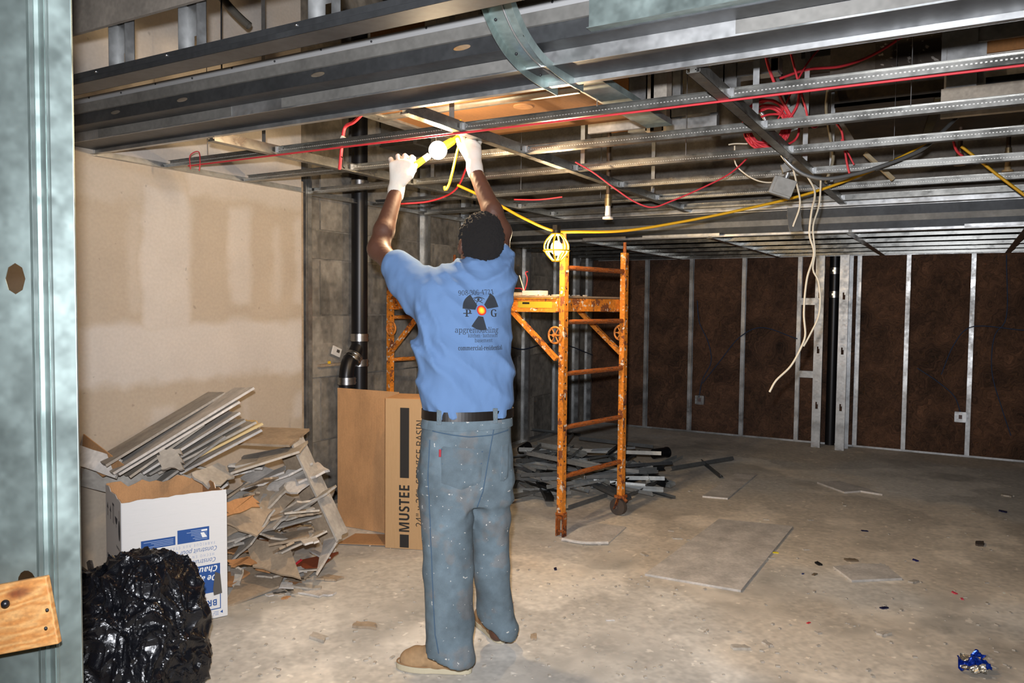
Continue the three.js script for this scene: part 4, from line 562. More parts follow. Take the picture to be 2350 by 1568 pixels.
const bits = [[1478, 1274, 0.03, PLASTER, 'white'], [1555, 1238, 0.03, PLASTER, 'white'], [1718, 1238, 0.02, PLASTER, 'white'], [1759, 1194, 0.02, PLASTER, 'white'], [1860, 1195, 0.02, PLASTER, 'white'], [1938, 1161, 0.025, PLASTER, 'white'], [2310, 1139, 0.05, PLASTER, 'white'], [1878, 1295, 0.028, BLACK, 'black'], [1955, 1288, 0.035, M(0x6a5a46, 0.9), 'brown'], [2250, 1250, 0.05, M(0x4a4038, 0.9), 'dark'], [2190, 1362, 0.018, M(0xd04a5a, 0.7), 'red'], [2208, 1376, 0.014, M(0xd04a5a, 0.7), 'pink'], [1780, 1270, 0.018, M(0xe0c818, 0.6), 'yellow'], [1856, 1431, 0.012, RED, 'red'], [2030, 1458, 0.035, PLASTER, 'white'], [2098, 1337, 0.03, PLASTER, 'white'], [1772, 1283, 0.02, PLASTER, 'white'], [1850, 1263, 0.02, PLASTER, 'white'], [2100, 1287, 0.02, M(0x555, 0.8), 'grey'], [2030, 1397, 0.02, M(0x334, 0.6), 'dark blue'], [1843, 1318, 0.01, M(0x1c2a66, 0.6), 'blue'], [1870, 1320, 0.02, M(0x6a5a46, 0.9), 'tan'], [1585, 1128, 0.02, PLASTER, 'white'], [1275, 1307, 0.018, M(0x333, 0.6), 'dark'], [1400, 1425, 0.02, GYP, 'pale'], [730, 1465, 0.05, PLASTER, 'white'], [840, 1440, 0.06, GYP_TAN, 'tan'], [1226, 1464, 0.03, GYP_TAN, 'tan'], [1985, 1220, 0.02, M(0x333, .8), 'dark'], [1540, 1220, 0.02, PLASTER, 'white'], [1612, 1238, 0.03, PLASTER, 'white'], [1700, 1490, 0.04, PLASTER, 'white'], [1760, 1480, 0.03, PLASTER, 'white'], [2300, 1175, 0.03, M(0x333, 0.8), 'dark']];
bits.forEach(([x, y, s, m, col], i) => { const c = onY(x, y), e = rr(0, 3), q = (a, b) => V(a * Math.cos(e) - b * Math.sin(e), 0.001, a * Math.sin(e) + b * Math.cos(e)).add(c); const g = board(q(-s, -s * 0.35), q(s, -s * 0.35), q(-s * 0.6, s * 0.5), Math.min(0.012, s * 0.3), s * 0.25, 4, 0.2); g.computeBoundingBox(); g.translate(0, 0.001 - g.boundingBox.min.y, 0); const side = x < 1300 ? 'by the man' : x < 1700 ? 'between the scaffold and the large flat sheet' : x < 2000 ? 'near the middle of the open floor' : 'towards the right of the floor'; single('floor_scrap', g, m, `small ${col} scrap of rubbish on the floor ${side}`, 'scrap', `${col} floor scraps ${side}`); });
{ const dust = []; for (let i = 0; i < 520; i++) { const c = onY(rr(200, 2340), 1150 + Math.pow(rnd(), 0.7) * 410); if (c.x < -3.9) continue; const s = rr(0.002, 0.012); const b = box(s * rr(1, 2.4), s * 0.6, s, 0, s * 0.3 + 0.0005, 0); b.rotateY(rr(0, 3)).translate(c.x, 0, c.z); dust.push(b); } tag(single('plaster_dust_crumbs', dust, PLASTER, 'fine plaster crumbs strewn over the concrete floor', 'plaster crumbs'), null, null, null, 'stuff'); }
{ const c = onY(2232, 1540), g = thing('snack_wrapper', 'crumpled blue foil wrapper on the floor at the lower right', 'wrapper', c); const cr = (s, seed2) => { const q = new THREE.PlaneGeometry(0.15 * s, 0.06 * s, 18, 8), p = q.attributes.position; for (let i = 0; i < p.count; i++) p.setZ(i, fbm(p.getX(i) * 30 + seed2, p.getY(i) * 30, seed2, 3) * 0.07 + 0.02); q.computeVertexNormals(); return q; };
  const BLUEF = M(0x1a3fae, 0.25, { metalness: 0.55 }), SILV = M(0xb9b2a4, 0.3, { metalness: 0.8 });
  put('foil', cr(0.85, 2).rotateX(-1.2).rotateY(0.5).translate(c.x, 0.015, c.z), BLUEF, g); put('foil', cr(0.7, 5).rotateX(-0.4).rotateY(1.3).rotateZ(0.5).translate(c.x + 0.0, 0.03, c.z - 0.03), BLUEF, g); put('foil_inside', cr(0.6, 8).rotateX(-0.9).rotateY(0.2).translate(c.x - 0.0, 0.012, c.z + 0.03), SILV, g); put('foil_inside', cr(0.5, 11).rotateX(-0.3).translate(c.x - 0.01, 0.03, c.z - 0.05), SILV, g); }

// ---------------------------------------------------------------- above the grid: boards, ducts, frames
const zb = (x0, y0, x1, y1, z, t, m, name, lab, cat = 'board') => { const a = onZ(x0, y0, z), b = onZ(x1, y1, z), c = onZ(x1, y0, z), d = onZ(x0, y1, z); return single(name, boxMM([(a.x + d.x) / 2, Math.min(b.y, d.y), z - t], [(b.x + c.x) / 2, Math.max(a.y, c.y), z]), m, lab, cat); };
{ const Y = 2.52, xr = onY(1405, 245, Y).x, xl = onY(860, 262, Y).x, z0 = -2.62, z1 = onY(1300, 292, Y).z; const g = thing('kraft_soffit', 'brown board soffit framed in steel above the raised bulb', 'soffit', [(xl + xr) / 2, Y, (z0 + z1) / 2]);
  put('board', boxMM([xl, Y, z1], [xr, Y + 0.014, z0]), BROWN_BOARD, g);
  for (const f of [0.18, 0.5, 0.8]) put('steel_batten', member(V(xl, Y - 0.004, mix(z0, z1, f)), V(xr, Y - 0.004, mix(z0, z1, f)), [[0, 0, 0.05, 0.004], [0, -0.01, 0.022, 0.02]]), GALV, g);
  put('side_strap', boxMM([xr - 0.005, Y - 0.012, z1], [xr + 0.13, Y + 0.02, z0]), GALV, g); put('side_strap', boxMM([xl - 0.06, Y - 0.012, z1], [xl + 0.03, Y + 0.02, z0]), GALV, g);
  put('plaster_lip', boxMM([xl + 0.9, Y - 0.05, z1 - 0.02], [xr + 0.2, Y + 0.03, z1]), PLASTER, g); put('plaster_return', boxMM([xr + 0.13, Y - 0.05, z1 - 0.02], [xr + 0.2, Y + 0.3, z1 + 0.06]), PLASTER, g);
  put('blank_plate', cyl(V(-1.95, Y - 0.006, mix(z0, z1, 0.62)), V(-1.95, Y, mix(z0, z1, 0.62)), 0.05, 0.05, 20), KRAFT, g); put('blank_plate', cyl(V(-2.5, Y - 0.006, mix(z0, z1, 0.66)), V(-2.5, Y, mix(z0, z1, 0.66)), 0.05, 0.05, 20), KRAFT, g); }
{ const zz = -4.5, g = thing('plenum_stud_wall', 'short studded partition with brown boards above the ceiling grid', 'stud partition', [onZ(1450, 200, zz).x, GY + 0.1, zz]);
  const S = [[1352, 1366, BROWN_BOARD, 0.02], [1364, 1398, GALV, 0.05], [1404, 1442, BROWN_BOARD, 0.02], [1444, 1484, GALV, 0.05], [1484, 1500, PLASTER, 0.08], [1495, 1522, SPECK, 0.01], [1522, 1538, PLASTER, 0.06], [1545, 1560, GALV, 0.04], [1632, 1646, GALV, 0.04]];
  for (const [a, b, m, t] of S) { const p = onZ(a, 120, zz), q = onZ(b, 300, zz); put(m === GALV ? 'stud' : m === PLASTER ? 'plaster_strip' : 'board', boxMM([p.x, q.y, zz - t], [q.x, p.y + 0.2, zz]), m, g); }
  for (const y of [262, 292]) { const p = onZ(1535, y, zz), q = onZ(1650, y - 6, zz); put('cross_rail', boxMM([p.x, p.y - 0.03, zz], [q.x, p.y + 0.03, zz + 0.05]), GALV, g); } }
{ const z = -4.35, g = thing('steel_frame_box', 'small square galvanised steel frame above the grid', 'steel frame', [onZ(1720, 175, z).x, onZ(1720, 215, z).y, z]); const r = (x0, y0, x1, y1, n) => { const a = onZ(x0, y0, z), b = onZ(x1, y1, z); put(n, boxMM([a.x, b.y, z - 0.09], [b.x, a.y, z]), GALV, g); };
  r(1660, 148, 1690, 215, 'frame_post'); r(1690, 146, 1785, 165, 'frame_rail'); r(1770, 130, 1788, 160, 'frame_post'); r(1650, 150, 1662, 205, 'frame_post'); }
zb(1905, 112, 2008, 195, -5.2, 0.02, M(0x6d6660, 0.95, { map: GYP_C }), 'plenum_board', 'plain grey board hung above the right of the grid');
zb(2008, 100, 2166, 205, -5.15, 0.02, SPECK, 'plenum_board', 'dark board with white glue speckles above the grid');
zb(1840, 175, 1905, 290, -5.4, 0.02, M(0x55524f, 0.95, { map: GYP_C }), 'plenum_board', 'dark grey board behind the tangle of red wire');
zb(1840, 40, 2010, 110, -5.5, 0.02, BLACK, 'plenum_board', 'black panel high above the grid at the right');
{ const z = -4.55, g = thing('access_panel_frame', 'white and steel framed panel above the grid at the top right', 'panel frame', [onZ(2260, 150, z).x, onZ(2260, 240, z).y, z]); const r = (x0, y0, x1, y1, n, m, t = 0.03, o = 0) => { const a = onZ(x0, y0, z + o), b = onZ(x1, y1, z + o); put(n, boxMM([a.x, b.y, z - t + o], [b.x, a.y, z + o]), m, g); };
  r(2172, 40, 2390, 240, 'back_board', GYP, 0.02, -0.04); r(2176, 60, 2240, 222, 'steel_post', GALV, 0.03, 0.04); r(2240, 75, 2262, 190, 'steel_post', GALV, 0.03, 0.02); r(2265, 72, 2420, 102, 'brown_board', BROWN_BOARD, 0.01, 0.01); r(2176, 50, 2420, 72, 'steel_rail', GALV, 0.03, 0.03); r(2160, 205, 2420, 245, 'plaster_lip', PLASTER, 0.04, 0.05); r(2262, 178, 2420, 192, 'dark_rail', DARKMETAL, 0.02, 0.0); r(2163, 52, 2172, 150, 'edge_strip', GALV, 0.02, 0.04); }
{ const a = onY(1912, 210, 2.75), b = onY(2175, 285, 2.75); const z1 = -6.0, z0 = -5.0, x0 = onZ(1915, 230, -5).x, x1 = onZ(2200, 230, -5).x + 0.5; const g = thing('brown_duct', 'grimy brown duct lying above the grid at the right', 'duct', [0, 2.7, -5.5]); put('duct_bottom', boxMM([x0, 2.7, z1], [x1, 2.72, z0]), M(0x8a7558, 0.45, { map: cmuC, metalness: 0.35 }), g); put('duct_side', boxMM([x0, 2.7, z0 - 0.01], [x1, 2.86, z0]), M(0x6e604c, 0.6, { map: cmuC }), g); for (const x of [x0 + 0.45, x0 + 1.0]) put('strap', member(V(x, 2.69, z1), V(x + 0.1, 2.69, z0), [[0, 0, 0.05, 0.006]]), M(0x7d7040, 0.7, { map: cmuC }), g); }
{ const z = -5.0, p = onZ(740, 25, z), q = onZ(1050, 108, z); const g = thing('galvanised_duct', 'plain galvanised duct passing behind the bulkhead tracks', 'duct', [(p.x + q.x) / 2, 2.78, z]); put('duct', boxMM([Math.max(p.x, -4.12), 2.78, z - 0.5], [q.x, 3.15, z]), M(0xb5b0a8, 0.5, { map: galvC, metalness: 0.75 }), g); for (const f of [0.3, 0.7]) put('seam', boxMM([mix(p.x, q.x, f), 2.775, z - 0.5], [mix(p.x, q.x, f) + 0.03, 3.15, z + 0.006]), GALV, g); }
zb(850, 25, 975, 60, -3.6, 0.02, BROWN_BOARD, 'plenum_board', 'tan board showing above the bulkhead behind the duct');
zb(975, 12, 1098, 44, -3.6, 0.02, PLASTER, 'plenum_board', 'white board strip above the bulkhead left of the curved track');
zb(560, 90, 690, 150, -4.3, 0.02, BROWN_BOARD, 'plenum_board', 'brown board corner above the bulkhead at the end of the left wall');
single('void_partition', boxMM([-4.1, 2.32, -6.42], [2.4, DECK - 0.01, -6.4]), M(0x8d8a86, 0.95, { map: GYP_C }), 'grey board partition closing the ceiling void above the rear fascia', 'partition');
// sprinkler drops
for (const [px, y0, y1, d, lab] of [[1395, 395, 503, 5.0, 'sprinkler drop with white cup hanging in the middle of the grid'], [2312, 290, 395, 5.2, 'brass sprinkler drop at the right of the grid'], [2202, 340, 380, 5.1, 'short sprinkler drop beside the cable hook at the right']]) { const t = P(px, y0 - 40, d), b = P(px, y1, d), g = thing('sprinkler_drop', lab, 'sprinkler', b); const L = (f) => t.clone().lerp(b, f).setX(b.x).setZ(b.z); put('pipe', cyl(L(0).setY(Math.min(t.y + 0.3, 3.1)), L(0.7), 0.014, 0.014, 12), M(0x4a3c30, 0.6, { metalness: 0.5 }), g); put('fitting', merge([cyl(L(0.62), L(0.68), 0.019), cyl(L(0.68), L(0.8), 0.023, 0.021, 12)]), M(0x8a7a5c, 0.4, { metalness: 0.8 }), g); put('cup', merge([cyl(L(0.8), L(0.97), 0.016, 0.02, 14), cyl(L(0.97), L(1), 0.034, 0.034, 22)]), M(px < 1500 ? 0xcfc5bc : 0xa88d62, 0.5), g); }
// ---------------------------------------------------------------- wires
const wire = (name, pts, r, m, lab, cat = 'wire') => single(name, tube(pts.map((p) => P(...p)), r, 0, 6), m, lab, cat);
{ const a = []; for (const [x, y] of [[450, 402], [700, 363], [1042, 307], [1400, 260], [1800, 215], [2350, 161], [2420, 154]]) { const q = onZ(x, y, -2.955); q.y = GY - 0.008 + rr(-0.002, 0.002); q.z = -2.905; a.push(q); } single('red_wire', tube(a, 0.0045, 80, 6), RED, 'long straight red wire run along the front cross channel', 'wire'); }
wire('red_wire', [[437, 388, 4.3], [437, 356, 4.3], [455, 348, 4.3], [459, 372, 4.28], [457, 392, 4.28]], 0.003, RED, 'thin red wire loop at the wall end of the grid');
wire('red_wire', [[835, 258, 3.8], [812, 280, 3.85], [792, 292, 3.9], [786, 320, 3.9], [783, 350, 3.9], [779, 388, 3.95]], 0.0085, RED, 'thick red cable dangling by the raised left glove', 'cable');
{ const c = P(790, 323, 3.88); single('cable_tag', rbox(0.05, 0.035, 0.02, 0.005).rotateZ(-0.5).translate(c.x, c.y, c.z), M(0xd8d2c6, 0.6), 'white connector on the dangling red cable', 'connector'); const t = P(783, 360, 3.89); single('black_tie', tube([t, t.clone().add(V(0.02, -0.01, 0.01)), t.clone().add(V(0.012, -0.05, 0)), t.clone().add(V(0.03, -0.06, 0.01))], 0.003), BLACK, 'black tie wire twisted round the red cable', 'tie'); }
wire('red_wire', [[1320, 372, 4.2], [1360, 395, 4.2], [1410, 432, 4.2], [1460, 465, 4.2], [1497, 476, 4.2], [1540, 462, 4.2], [1610, 432, 4.2], [1680, 395, 4.2], [1735, 342, 4.2]], 0.0045, RED, 'red wire hanging in a V below the grid');
wire('red_wire', [[1790, 180, 4.3], [1850, 160, 4.3], [1930, 152, 4.3], [1990, 132, 4.3], [2050, 98, 4.3], [2097, 62, 4.3]], 0.0075, RED, 'thick red cable sweeping up to the top right', 'cable');
wire('red_wire', [[1752, 95, 4.02], [1760, 140, 4.02], [1775, 185, 4.02], [1800, 240, 4.02], [1830, 282, 4.02], [1855, 285, 4.02]], 0.008, RED, 'red cable dropping beside the square frame', 'cable');
wire('red_wire', [[1808, 95, 4.0], [1822, 150, 4.0], [1835, 200, 4.0], [1848, 245, 4.0], [1856, 278, 4.02], [1866, 292, 4.05], [1890, 280, 4.15], [1918, 282, 4.25], [1931, 300, 4.25], [1936, 330, 4.25], [1944, 375, 4.25], [1950, 400, 4.25]], 0.006, RED, 'red wire dropping past the junction box to a connector');
wire('red_wire', [[1931, 320, 4.26], [1943, 345, 4.26], [1960, 378, 4.26]], 0.005, RED, 'forked red wire tail under the connector');
wire('red_wire', [[1900, 90, 4.2], [1850, 150, 4.1], [1770, 300, 4.05], [1735, 342, 4.2]], 0.005, RED, 'slanting red wire crossing behind the tangle');
wire('red_wire', [[1835, 195, 4.0], [1830, 240, 4.0], [1800, 290, 4.02], [1778, 330, 4.05]], 0.007, RED, 'thick red strand falling into the coil from the right', 'cable');
wire('red_wire', [[2186, 315, 4.6], [2195, 345, 4.58], [2208, 358, 4.56], [2220, 366, 4.55]], 0.008, RED, 'short red wire tail at the yellow cable hook');
wire('red_wire', [[920, 468, 5.0], [985, 462, 5.0], [1040, 440, 4.9], [1075, 375, 4.6]], 0.006, RED, 'dull red cable behind the man between his arms');
wire('red_wire', [[1290, 452, 5.3], [1240, 458, 5.3], [1180, 458, 5.2]], 0.005, RED, 'dull red cable right of the man under the grid');
{ const c = P(1765, 290, 4.1), g = thing('red_cable_coil', 'tangled coil of red cable hanging above the grid', 'cable coil', c); for (let k = 0; k < 9; k++) { const pts = [], rx = rr(0.09, 0.15), ry = rr(0.09, 0.13), ox = rr(-0.03, 0.03), oy = rr(-0.03, 0.03), t = rr(-0.5, 0.5); for (let i = 0; i <= 20; i++) { const a = i / 20 * 6.28 + k; pts.push(c.clone().add(V(Math.cos(a) * rx * 0.87 + ox, Math.sin(a) * ry + oy, Math.cos(a + t) * rx * -0.5 + rr(-0.012, 0.012)))); } put('loop', tube(pts, 0.0062, 60, 6), RED, g); } }
wire('flex_conduit', [[1722, 262, 4.2], [1745, 258, 4.2], [1757, 285, 4.2], [1745, 330, 4.2], [1738, 338, 4.2], [1722, 318, 4.2]], 0.012, GREY_FLEX, 'looped armoured flex at the red coil', 'conduit');
wire('flex_conduit', [[1750, 262, 4.15], [1765, 295, 4.15], [1785, 340, 4.12], [1810, 375, 4.1], [1845, 400, 4.1], [1890, 410, 4.1], [1960, 400, 4.1], [2050, 372, 4.1], [2120, 340, 4.12], [2165, 300, 4.2], [2200, 266, 4.3]], 0.0105, GREY_FLEX, 'long grey armoured flex sagging under the grid', 'conduit');
wire('white_cable', [[1850, 400, 4.2], [1870, 440, 4.15], [1862, 490, 4.1], [1858, 540, 4.1], [1868, 580, 4.1], [1852, 640, 4.1], [1845, 720, 4.1], [1848, 770, 4.1], [1842, 790, 4.1], [1815, 840, 4.1], [1780, 875, 4.1], [1766, 900, 4.1]], 0.0055, WHITE_WIRE, 'white cable dangling far down before the insulated wall', 'cable');
wire('white_cable', [[1884, 410, 4.15], [1880, 470, 4.12], [1866, 520, 4.1], [1870, 580, 4.1], [1866, 620, 4.1], [1878, 645, 4.1], [1880, 720, 4.1], [1858, 770, 4.1], [1844, 795, 4.1]], 0.005, WHITE_WIRE, 'thinner white cable twisted beside the long dangling one', 'cable');
wire('white_cable', [[1815, 365, 4.2], [1828, 420, 4.18], [1836, 470, 4.15], [1820, 520, 4.15]], 0.005, WHITE_WIRE, 'short white cable falling past the junction plate', 'cable');
wire('white_cable', [[1672, 332, 4.3], [1685, 330, 4.3], [1715, 330, 4.3]], 0.004, WHITE_WIRE, 'thin white wire above the grid left of the coil', 'wire');
wire('white_cable', [[1686, 335, 4.3], [1688, 375, 4.3], [1705, 395, 4.3], [1740, 415, 4.3], [1775, 418, 4.3], [1810, 402, 4.3]], 0.004, WHITE_WIRE, 'thin white wire looping to the junction plate', 'wire');
wire('white_cable', [[1900, 205, 4.6], [1896, 250, 4.6], [1905, 310, 4.55], [1912, 365, 4.5], [1895, 420, 4.5]], 0.009, M(0x8c8068, 0.7), 'dull beige cable hanging right of the junction box', 'cable');
{ const box1 = (px, py, d, w, h, t, rot, lab, m) => { const c = P(px, py, d), g = thing('junction_box', lab, 'junction box', c); const tr = (q) => q.rotateZ(rot).rotateY(YAW - 0.3).translate(c.x, c.y, c.z); put('body', tr(rbox(w, h, t, 0.006)), m, g); put('cover', tr(rbox(w * 0.86, h * 0.86, 0.006, 0.002, 0.01, 0.005, t / 2 + 0.004)), GALV_DUST, g); put('connector', tr(cyl(V(0, h / 2, 0), V(0, h / 2 + 0.03, 0), 0.014)), GALV, g); };
  box1(1822, 270, 4.12, 0.11, 0.12, 0.05, 0.4, 'galvanised junction box hanging among the red wires', GALV); box1(1795, 430, 4.15, 0.12, 0.1, 0.045, -0.35, 'junction box with a pale cover hanging below the grid', GALV_DUST); box1(1820, 380, 4.4, 0.13, 0.05, 0.04, 0.3, 'dusty grey box resting on the grid above the pale junction box', GALV_DUST); }
{ const a = P(1820, 475, 4.25), b = P(1822, 532, 4.25); const g = board(P(1806, 477, 4.25), P(1836, 475, 4.25), P(1812, 532, 4.2), 0.003, 0.004, 6); single('hanging_strap', g, GALV_DUST, 'bent steel strap hanging from the soffit fascia', 'strap'); }
{ const a = P(1985, 352, 4.7), b = P(2050, 412, 4.7); single('wood_stick', member(a, b, [[0, 0, 0.022, 0.022]]), M(0xa99878, 0.85), 'pale stick lying across the grid at the right', 'stick'); }
{ const a = P(1770, 110, 4.6), b = P(1815, 270, 4.5); single('flat_duct_strap', member(a, b, [[0, 0, 0.05, 0.02]]), M(0x77777a, 0.5, { metalness: 0.6 }), 'grey flat strap slanting down to the junction box', 'strap'); }
wire('grey_pipe', [[505, -10, 4.2], [530, 20, 4.2], [555, 45, 4.2], [572, 60, 4.2]], 0.022, M(0x6a655c, 0.5, { metalness: 0.4 }), 'curved grey conduit behind the header at the top left', 'conduit');
wire('steel_rod', [[508, -10, 3.9], [508, 90, 3.9], [509, 172, 3.9]], 0.004, DARKMETAL, 'thin threaded rod hanging behind the header', 'rod');
// ---------------------------------------------------------------- the man reaching up to the bulb
const BASE = onY(1075, 1512); 
const toL = (w) => w.clone().sub(BASE).applyAxisAngle(V(0, 1, 0), -YAW);
const L = (px, py, d) => toL(P(px, py, d));
const person = thing('person', 'man in light blue T-shirt and jeans reaching up to fit the bulb', 'person', BASE); person.rotation.y = YAW; person.updateMatrixWorld(true);
const smin = (a, b, k) => { const h = Math.max(k - Math.abs(a - b), 0) / k; return Math.min(a, b) - h * h * k * 0.25; };
const smax = (a, b, k) => -smin(-a, -b, k);
const cap = (a, b, ra, rb) => { const bx = b.x - a.x, by = b.y - a.y, bz = b.z - a.z, bb = bx * bx + by * by + bz * bz || 1e-9; return (x, y, z) => { const px = x - a.x, py = y - a.y, pz = z - a.z, h = clamp((px * bx + py * by + pz * bz) / bb); return Math.hypot(px - bx * h, py - by * h, pz - bz * h) - (ra + (rb - ra) * h); }; };
const uni = (list, k) => (x, y, z) => { let d = 1e9; for (const f of list) d = smin(d, f(x, y, z), k); return d; };
const chain = (pts, k) => { const l = []; for (let i = 0; i + 1 < pts.length; i++) l.push(cap(pts[i][0], pts[i + 1][0], pts[i][1], pts[i + 1][1])); return uni(l, k); };
const ell = (c, r) => (x, y, z) => { const a = (x - c.x) / r.x, b = (y - c.y) / r.y, d = (z - c.z) / r.z, k = Math.hypot(a, b, d); return (k - 1) * Math.min(r.x, r.y, r.z) * (k < 1 ? 1 : 1.05); };
function nets(f, lo, hi, cell) {                                                    // surface nets
  const nx = Math.ceil((hi.x - lo.x) / cell) + 1, ny = Math.ceil((hi.y - lo.y) / cell) + 1, nz = Math.ceil((hi.z - lo.z) / cell) + 1, s = new Float32Array(nx * ny * nz), id = new Int32Array(nx * ny * nz).fill(-1), pos = [], idx = [];
  const at = (i, j, k) => i + nx * (j + ny * k);
  for (let k = 0; k < nz; k++) for (let j = 0; j < ny; j++) for (let i = 0; i < nx; i++) s[at(i, j, k)] = f(lo.x + i * cell, lo.y + j * cell, lo.z + k * cell);
  const E = [[0, 1], [2, 3], [4, 5], [6, 7], [0, 2], [1, 3], [4, 6], [5, 7], [0, 4], [1, 5], [2, 6], [3, 7]];
  for (let k = 0; k < nz - 1; k++) for (let j = 0; j < ny - 1; j++) for (let i = 0; i < nx - 1; i++) {
    let m = 0; const v = []; for (let c = 0; c < 8; c++) { const q = s[at(i + (c & 1), j + ((c >> 1) & 1), k + (c >> 2))]; v.push(q); if (q < 0) m |= 1 << c; }
    if (m === 0 || m === 255) continue; let x = 0, y = 0, z = 0, n = 0;
    for (const [a, b] of E) if ((v[a] < 0) !== (v[b] < 0)) { const t = v[a] / (v[a] - v[b]); x += mix(a & 1, b & 1, t); y += mix((a >> 1) & 1, (b >> 1) & 1, t); z += mix(a >> 2, b >> 2, t); n++; }
    id[at(i, j, k)] = pos.length / 3; pos.push(lo.x + (i + x / n) * cell, lo.y + (j + y / n) * cell, lo.z + (k + z / n) * cell);
  }
  const quad = (a, b, c, d, fl) => { if (a < 0 || b < 0 || c < 0 || d < 0) return; if (fl) idx.push(a, b, c, a, c, d); else idx.push(a, c, b, a, d, c); };
  for (let k = 1; k < nz - 1; k++) for (let j = 1; j < ny - 1; j++) for (let i = 1; i < nx - 1; i++) { const o = s[at(i, j, k)] < 0;
    if (o !== s[at(i + 1, j, k)] < 0) quad(id[at(i, j - 1, k - 1)], id[at(i, j, k - 1)], id[at(i, j, k)], id[at(i, j - 1, k)], o);
    if (o !== s[at(i, j + 1, k)] < 0) quad(id[at(i - 1, j, k - 1)], id[at(i - 1, j, k)], id[at(i, j, k)], id[at(i, j, k - 1)], o);
    if (o !== s[at(i, j, k + 1)] < 0) quad(id[at(i - 1, j - 1, k)], id[at(i, j - 1, k)], id[at(i, j, k)], id[at(i - 1, j, k)], o); }
  const g = new THREE.BufferGeometry(); g.setAttribute('position', new THREE.Float32BufferAttribute(pos, 3)); g.setIndex(idx); g.computeVertexNormals();
  const uv = new Float32Array(pos.length / 3 * 2); for (let i = 0; i < pos.length / 3; i++) { uv[2 * i] = pos[3 * i]; uv[2 * i + 1] = pos[3 * i + 1]; } g.setAttribute('uv', new THREE.BufferAttribute(uv, 2));
  return g;
}
const add = (name, g, m, parent = person, label) => { const q = new THREE.Mesh(g, m); q.name = name; if (label) q.userData.label = label; parent.add(q); return q; };   // already in the person's frame
const PHI = 20 * Math.PI / 180, cph = Math.cos(PHI), sph = Math.sin(PHI);
function sections(rows, pw = 2.3) {                                                // stacked turned ellipses -> distance
  const R = rows.map(([py, xl, xr, d, hd]) => { const a = L(xl, py, d), b = L(xr, py, d), hw = (b.x - a.x) / 2; const w = Math.sqrt(Math.max(0.0025, (hw * hw - hd * hd * sph * sph) / (cph * cph))); return { y: (a.y + b.y) / 2, cx: (a.x + b.x) / 2, cz: (a.z + b.z) / 2, w, d: hd }; }).sort((p, q) => p.y - q.y);
  const sec = (y) => { let i = 0; while (i < R.length - 2 && y > R[i + 1].y) i++; const a = R[i], b = R[i + 1], t = clamp((y - a.y) / (b.y - a.y)), s = t * t * (3 - 2 * t) * 0.5 + t * 0.5; return { cx: mix(a.cx, b.cx, s), cz: mix(a.cz, b.cz, s), w: mix(a.w, b.w, s), d: mix(a.d, b.d, s) }; };
  const y0 = R[0].y, y1 = R[R.length - 1].y;
  const f = (x, y, z) => { const q = sec(y), X = x - q.cx, Z = z - q.cz, u = (X * cph - Z * sph) / q.w, v = (X * sph + Z * cph) / q.d, r = Math.pow(Math.pow(Math.abs(u), pw) + Math.pow(Math.abs(v), pw), 1 / pw); return Math.max((r - 1) * Math.min(q.w, q.d) * 1.05, y - y1, y0 - y); };
  f.sec = sec; f.y0 = y0; f.y1 = y1; return f;
}
const plane = (p, n) => { const q = n.clone().normalize(); return (x, y, z) => (x - p.x) * q.x + (y - p.y) * q.y + (z - p.z) * q.z; };
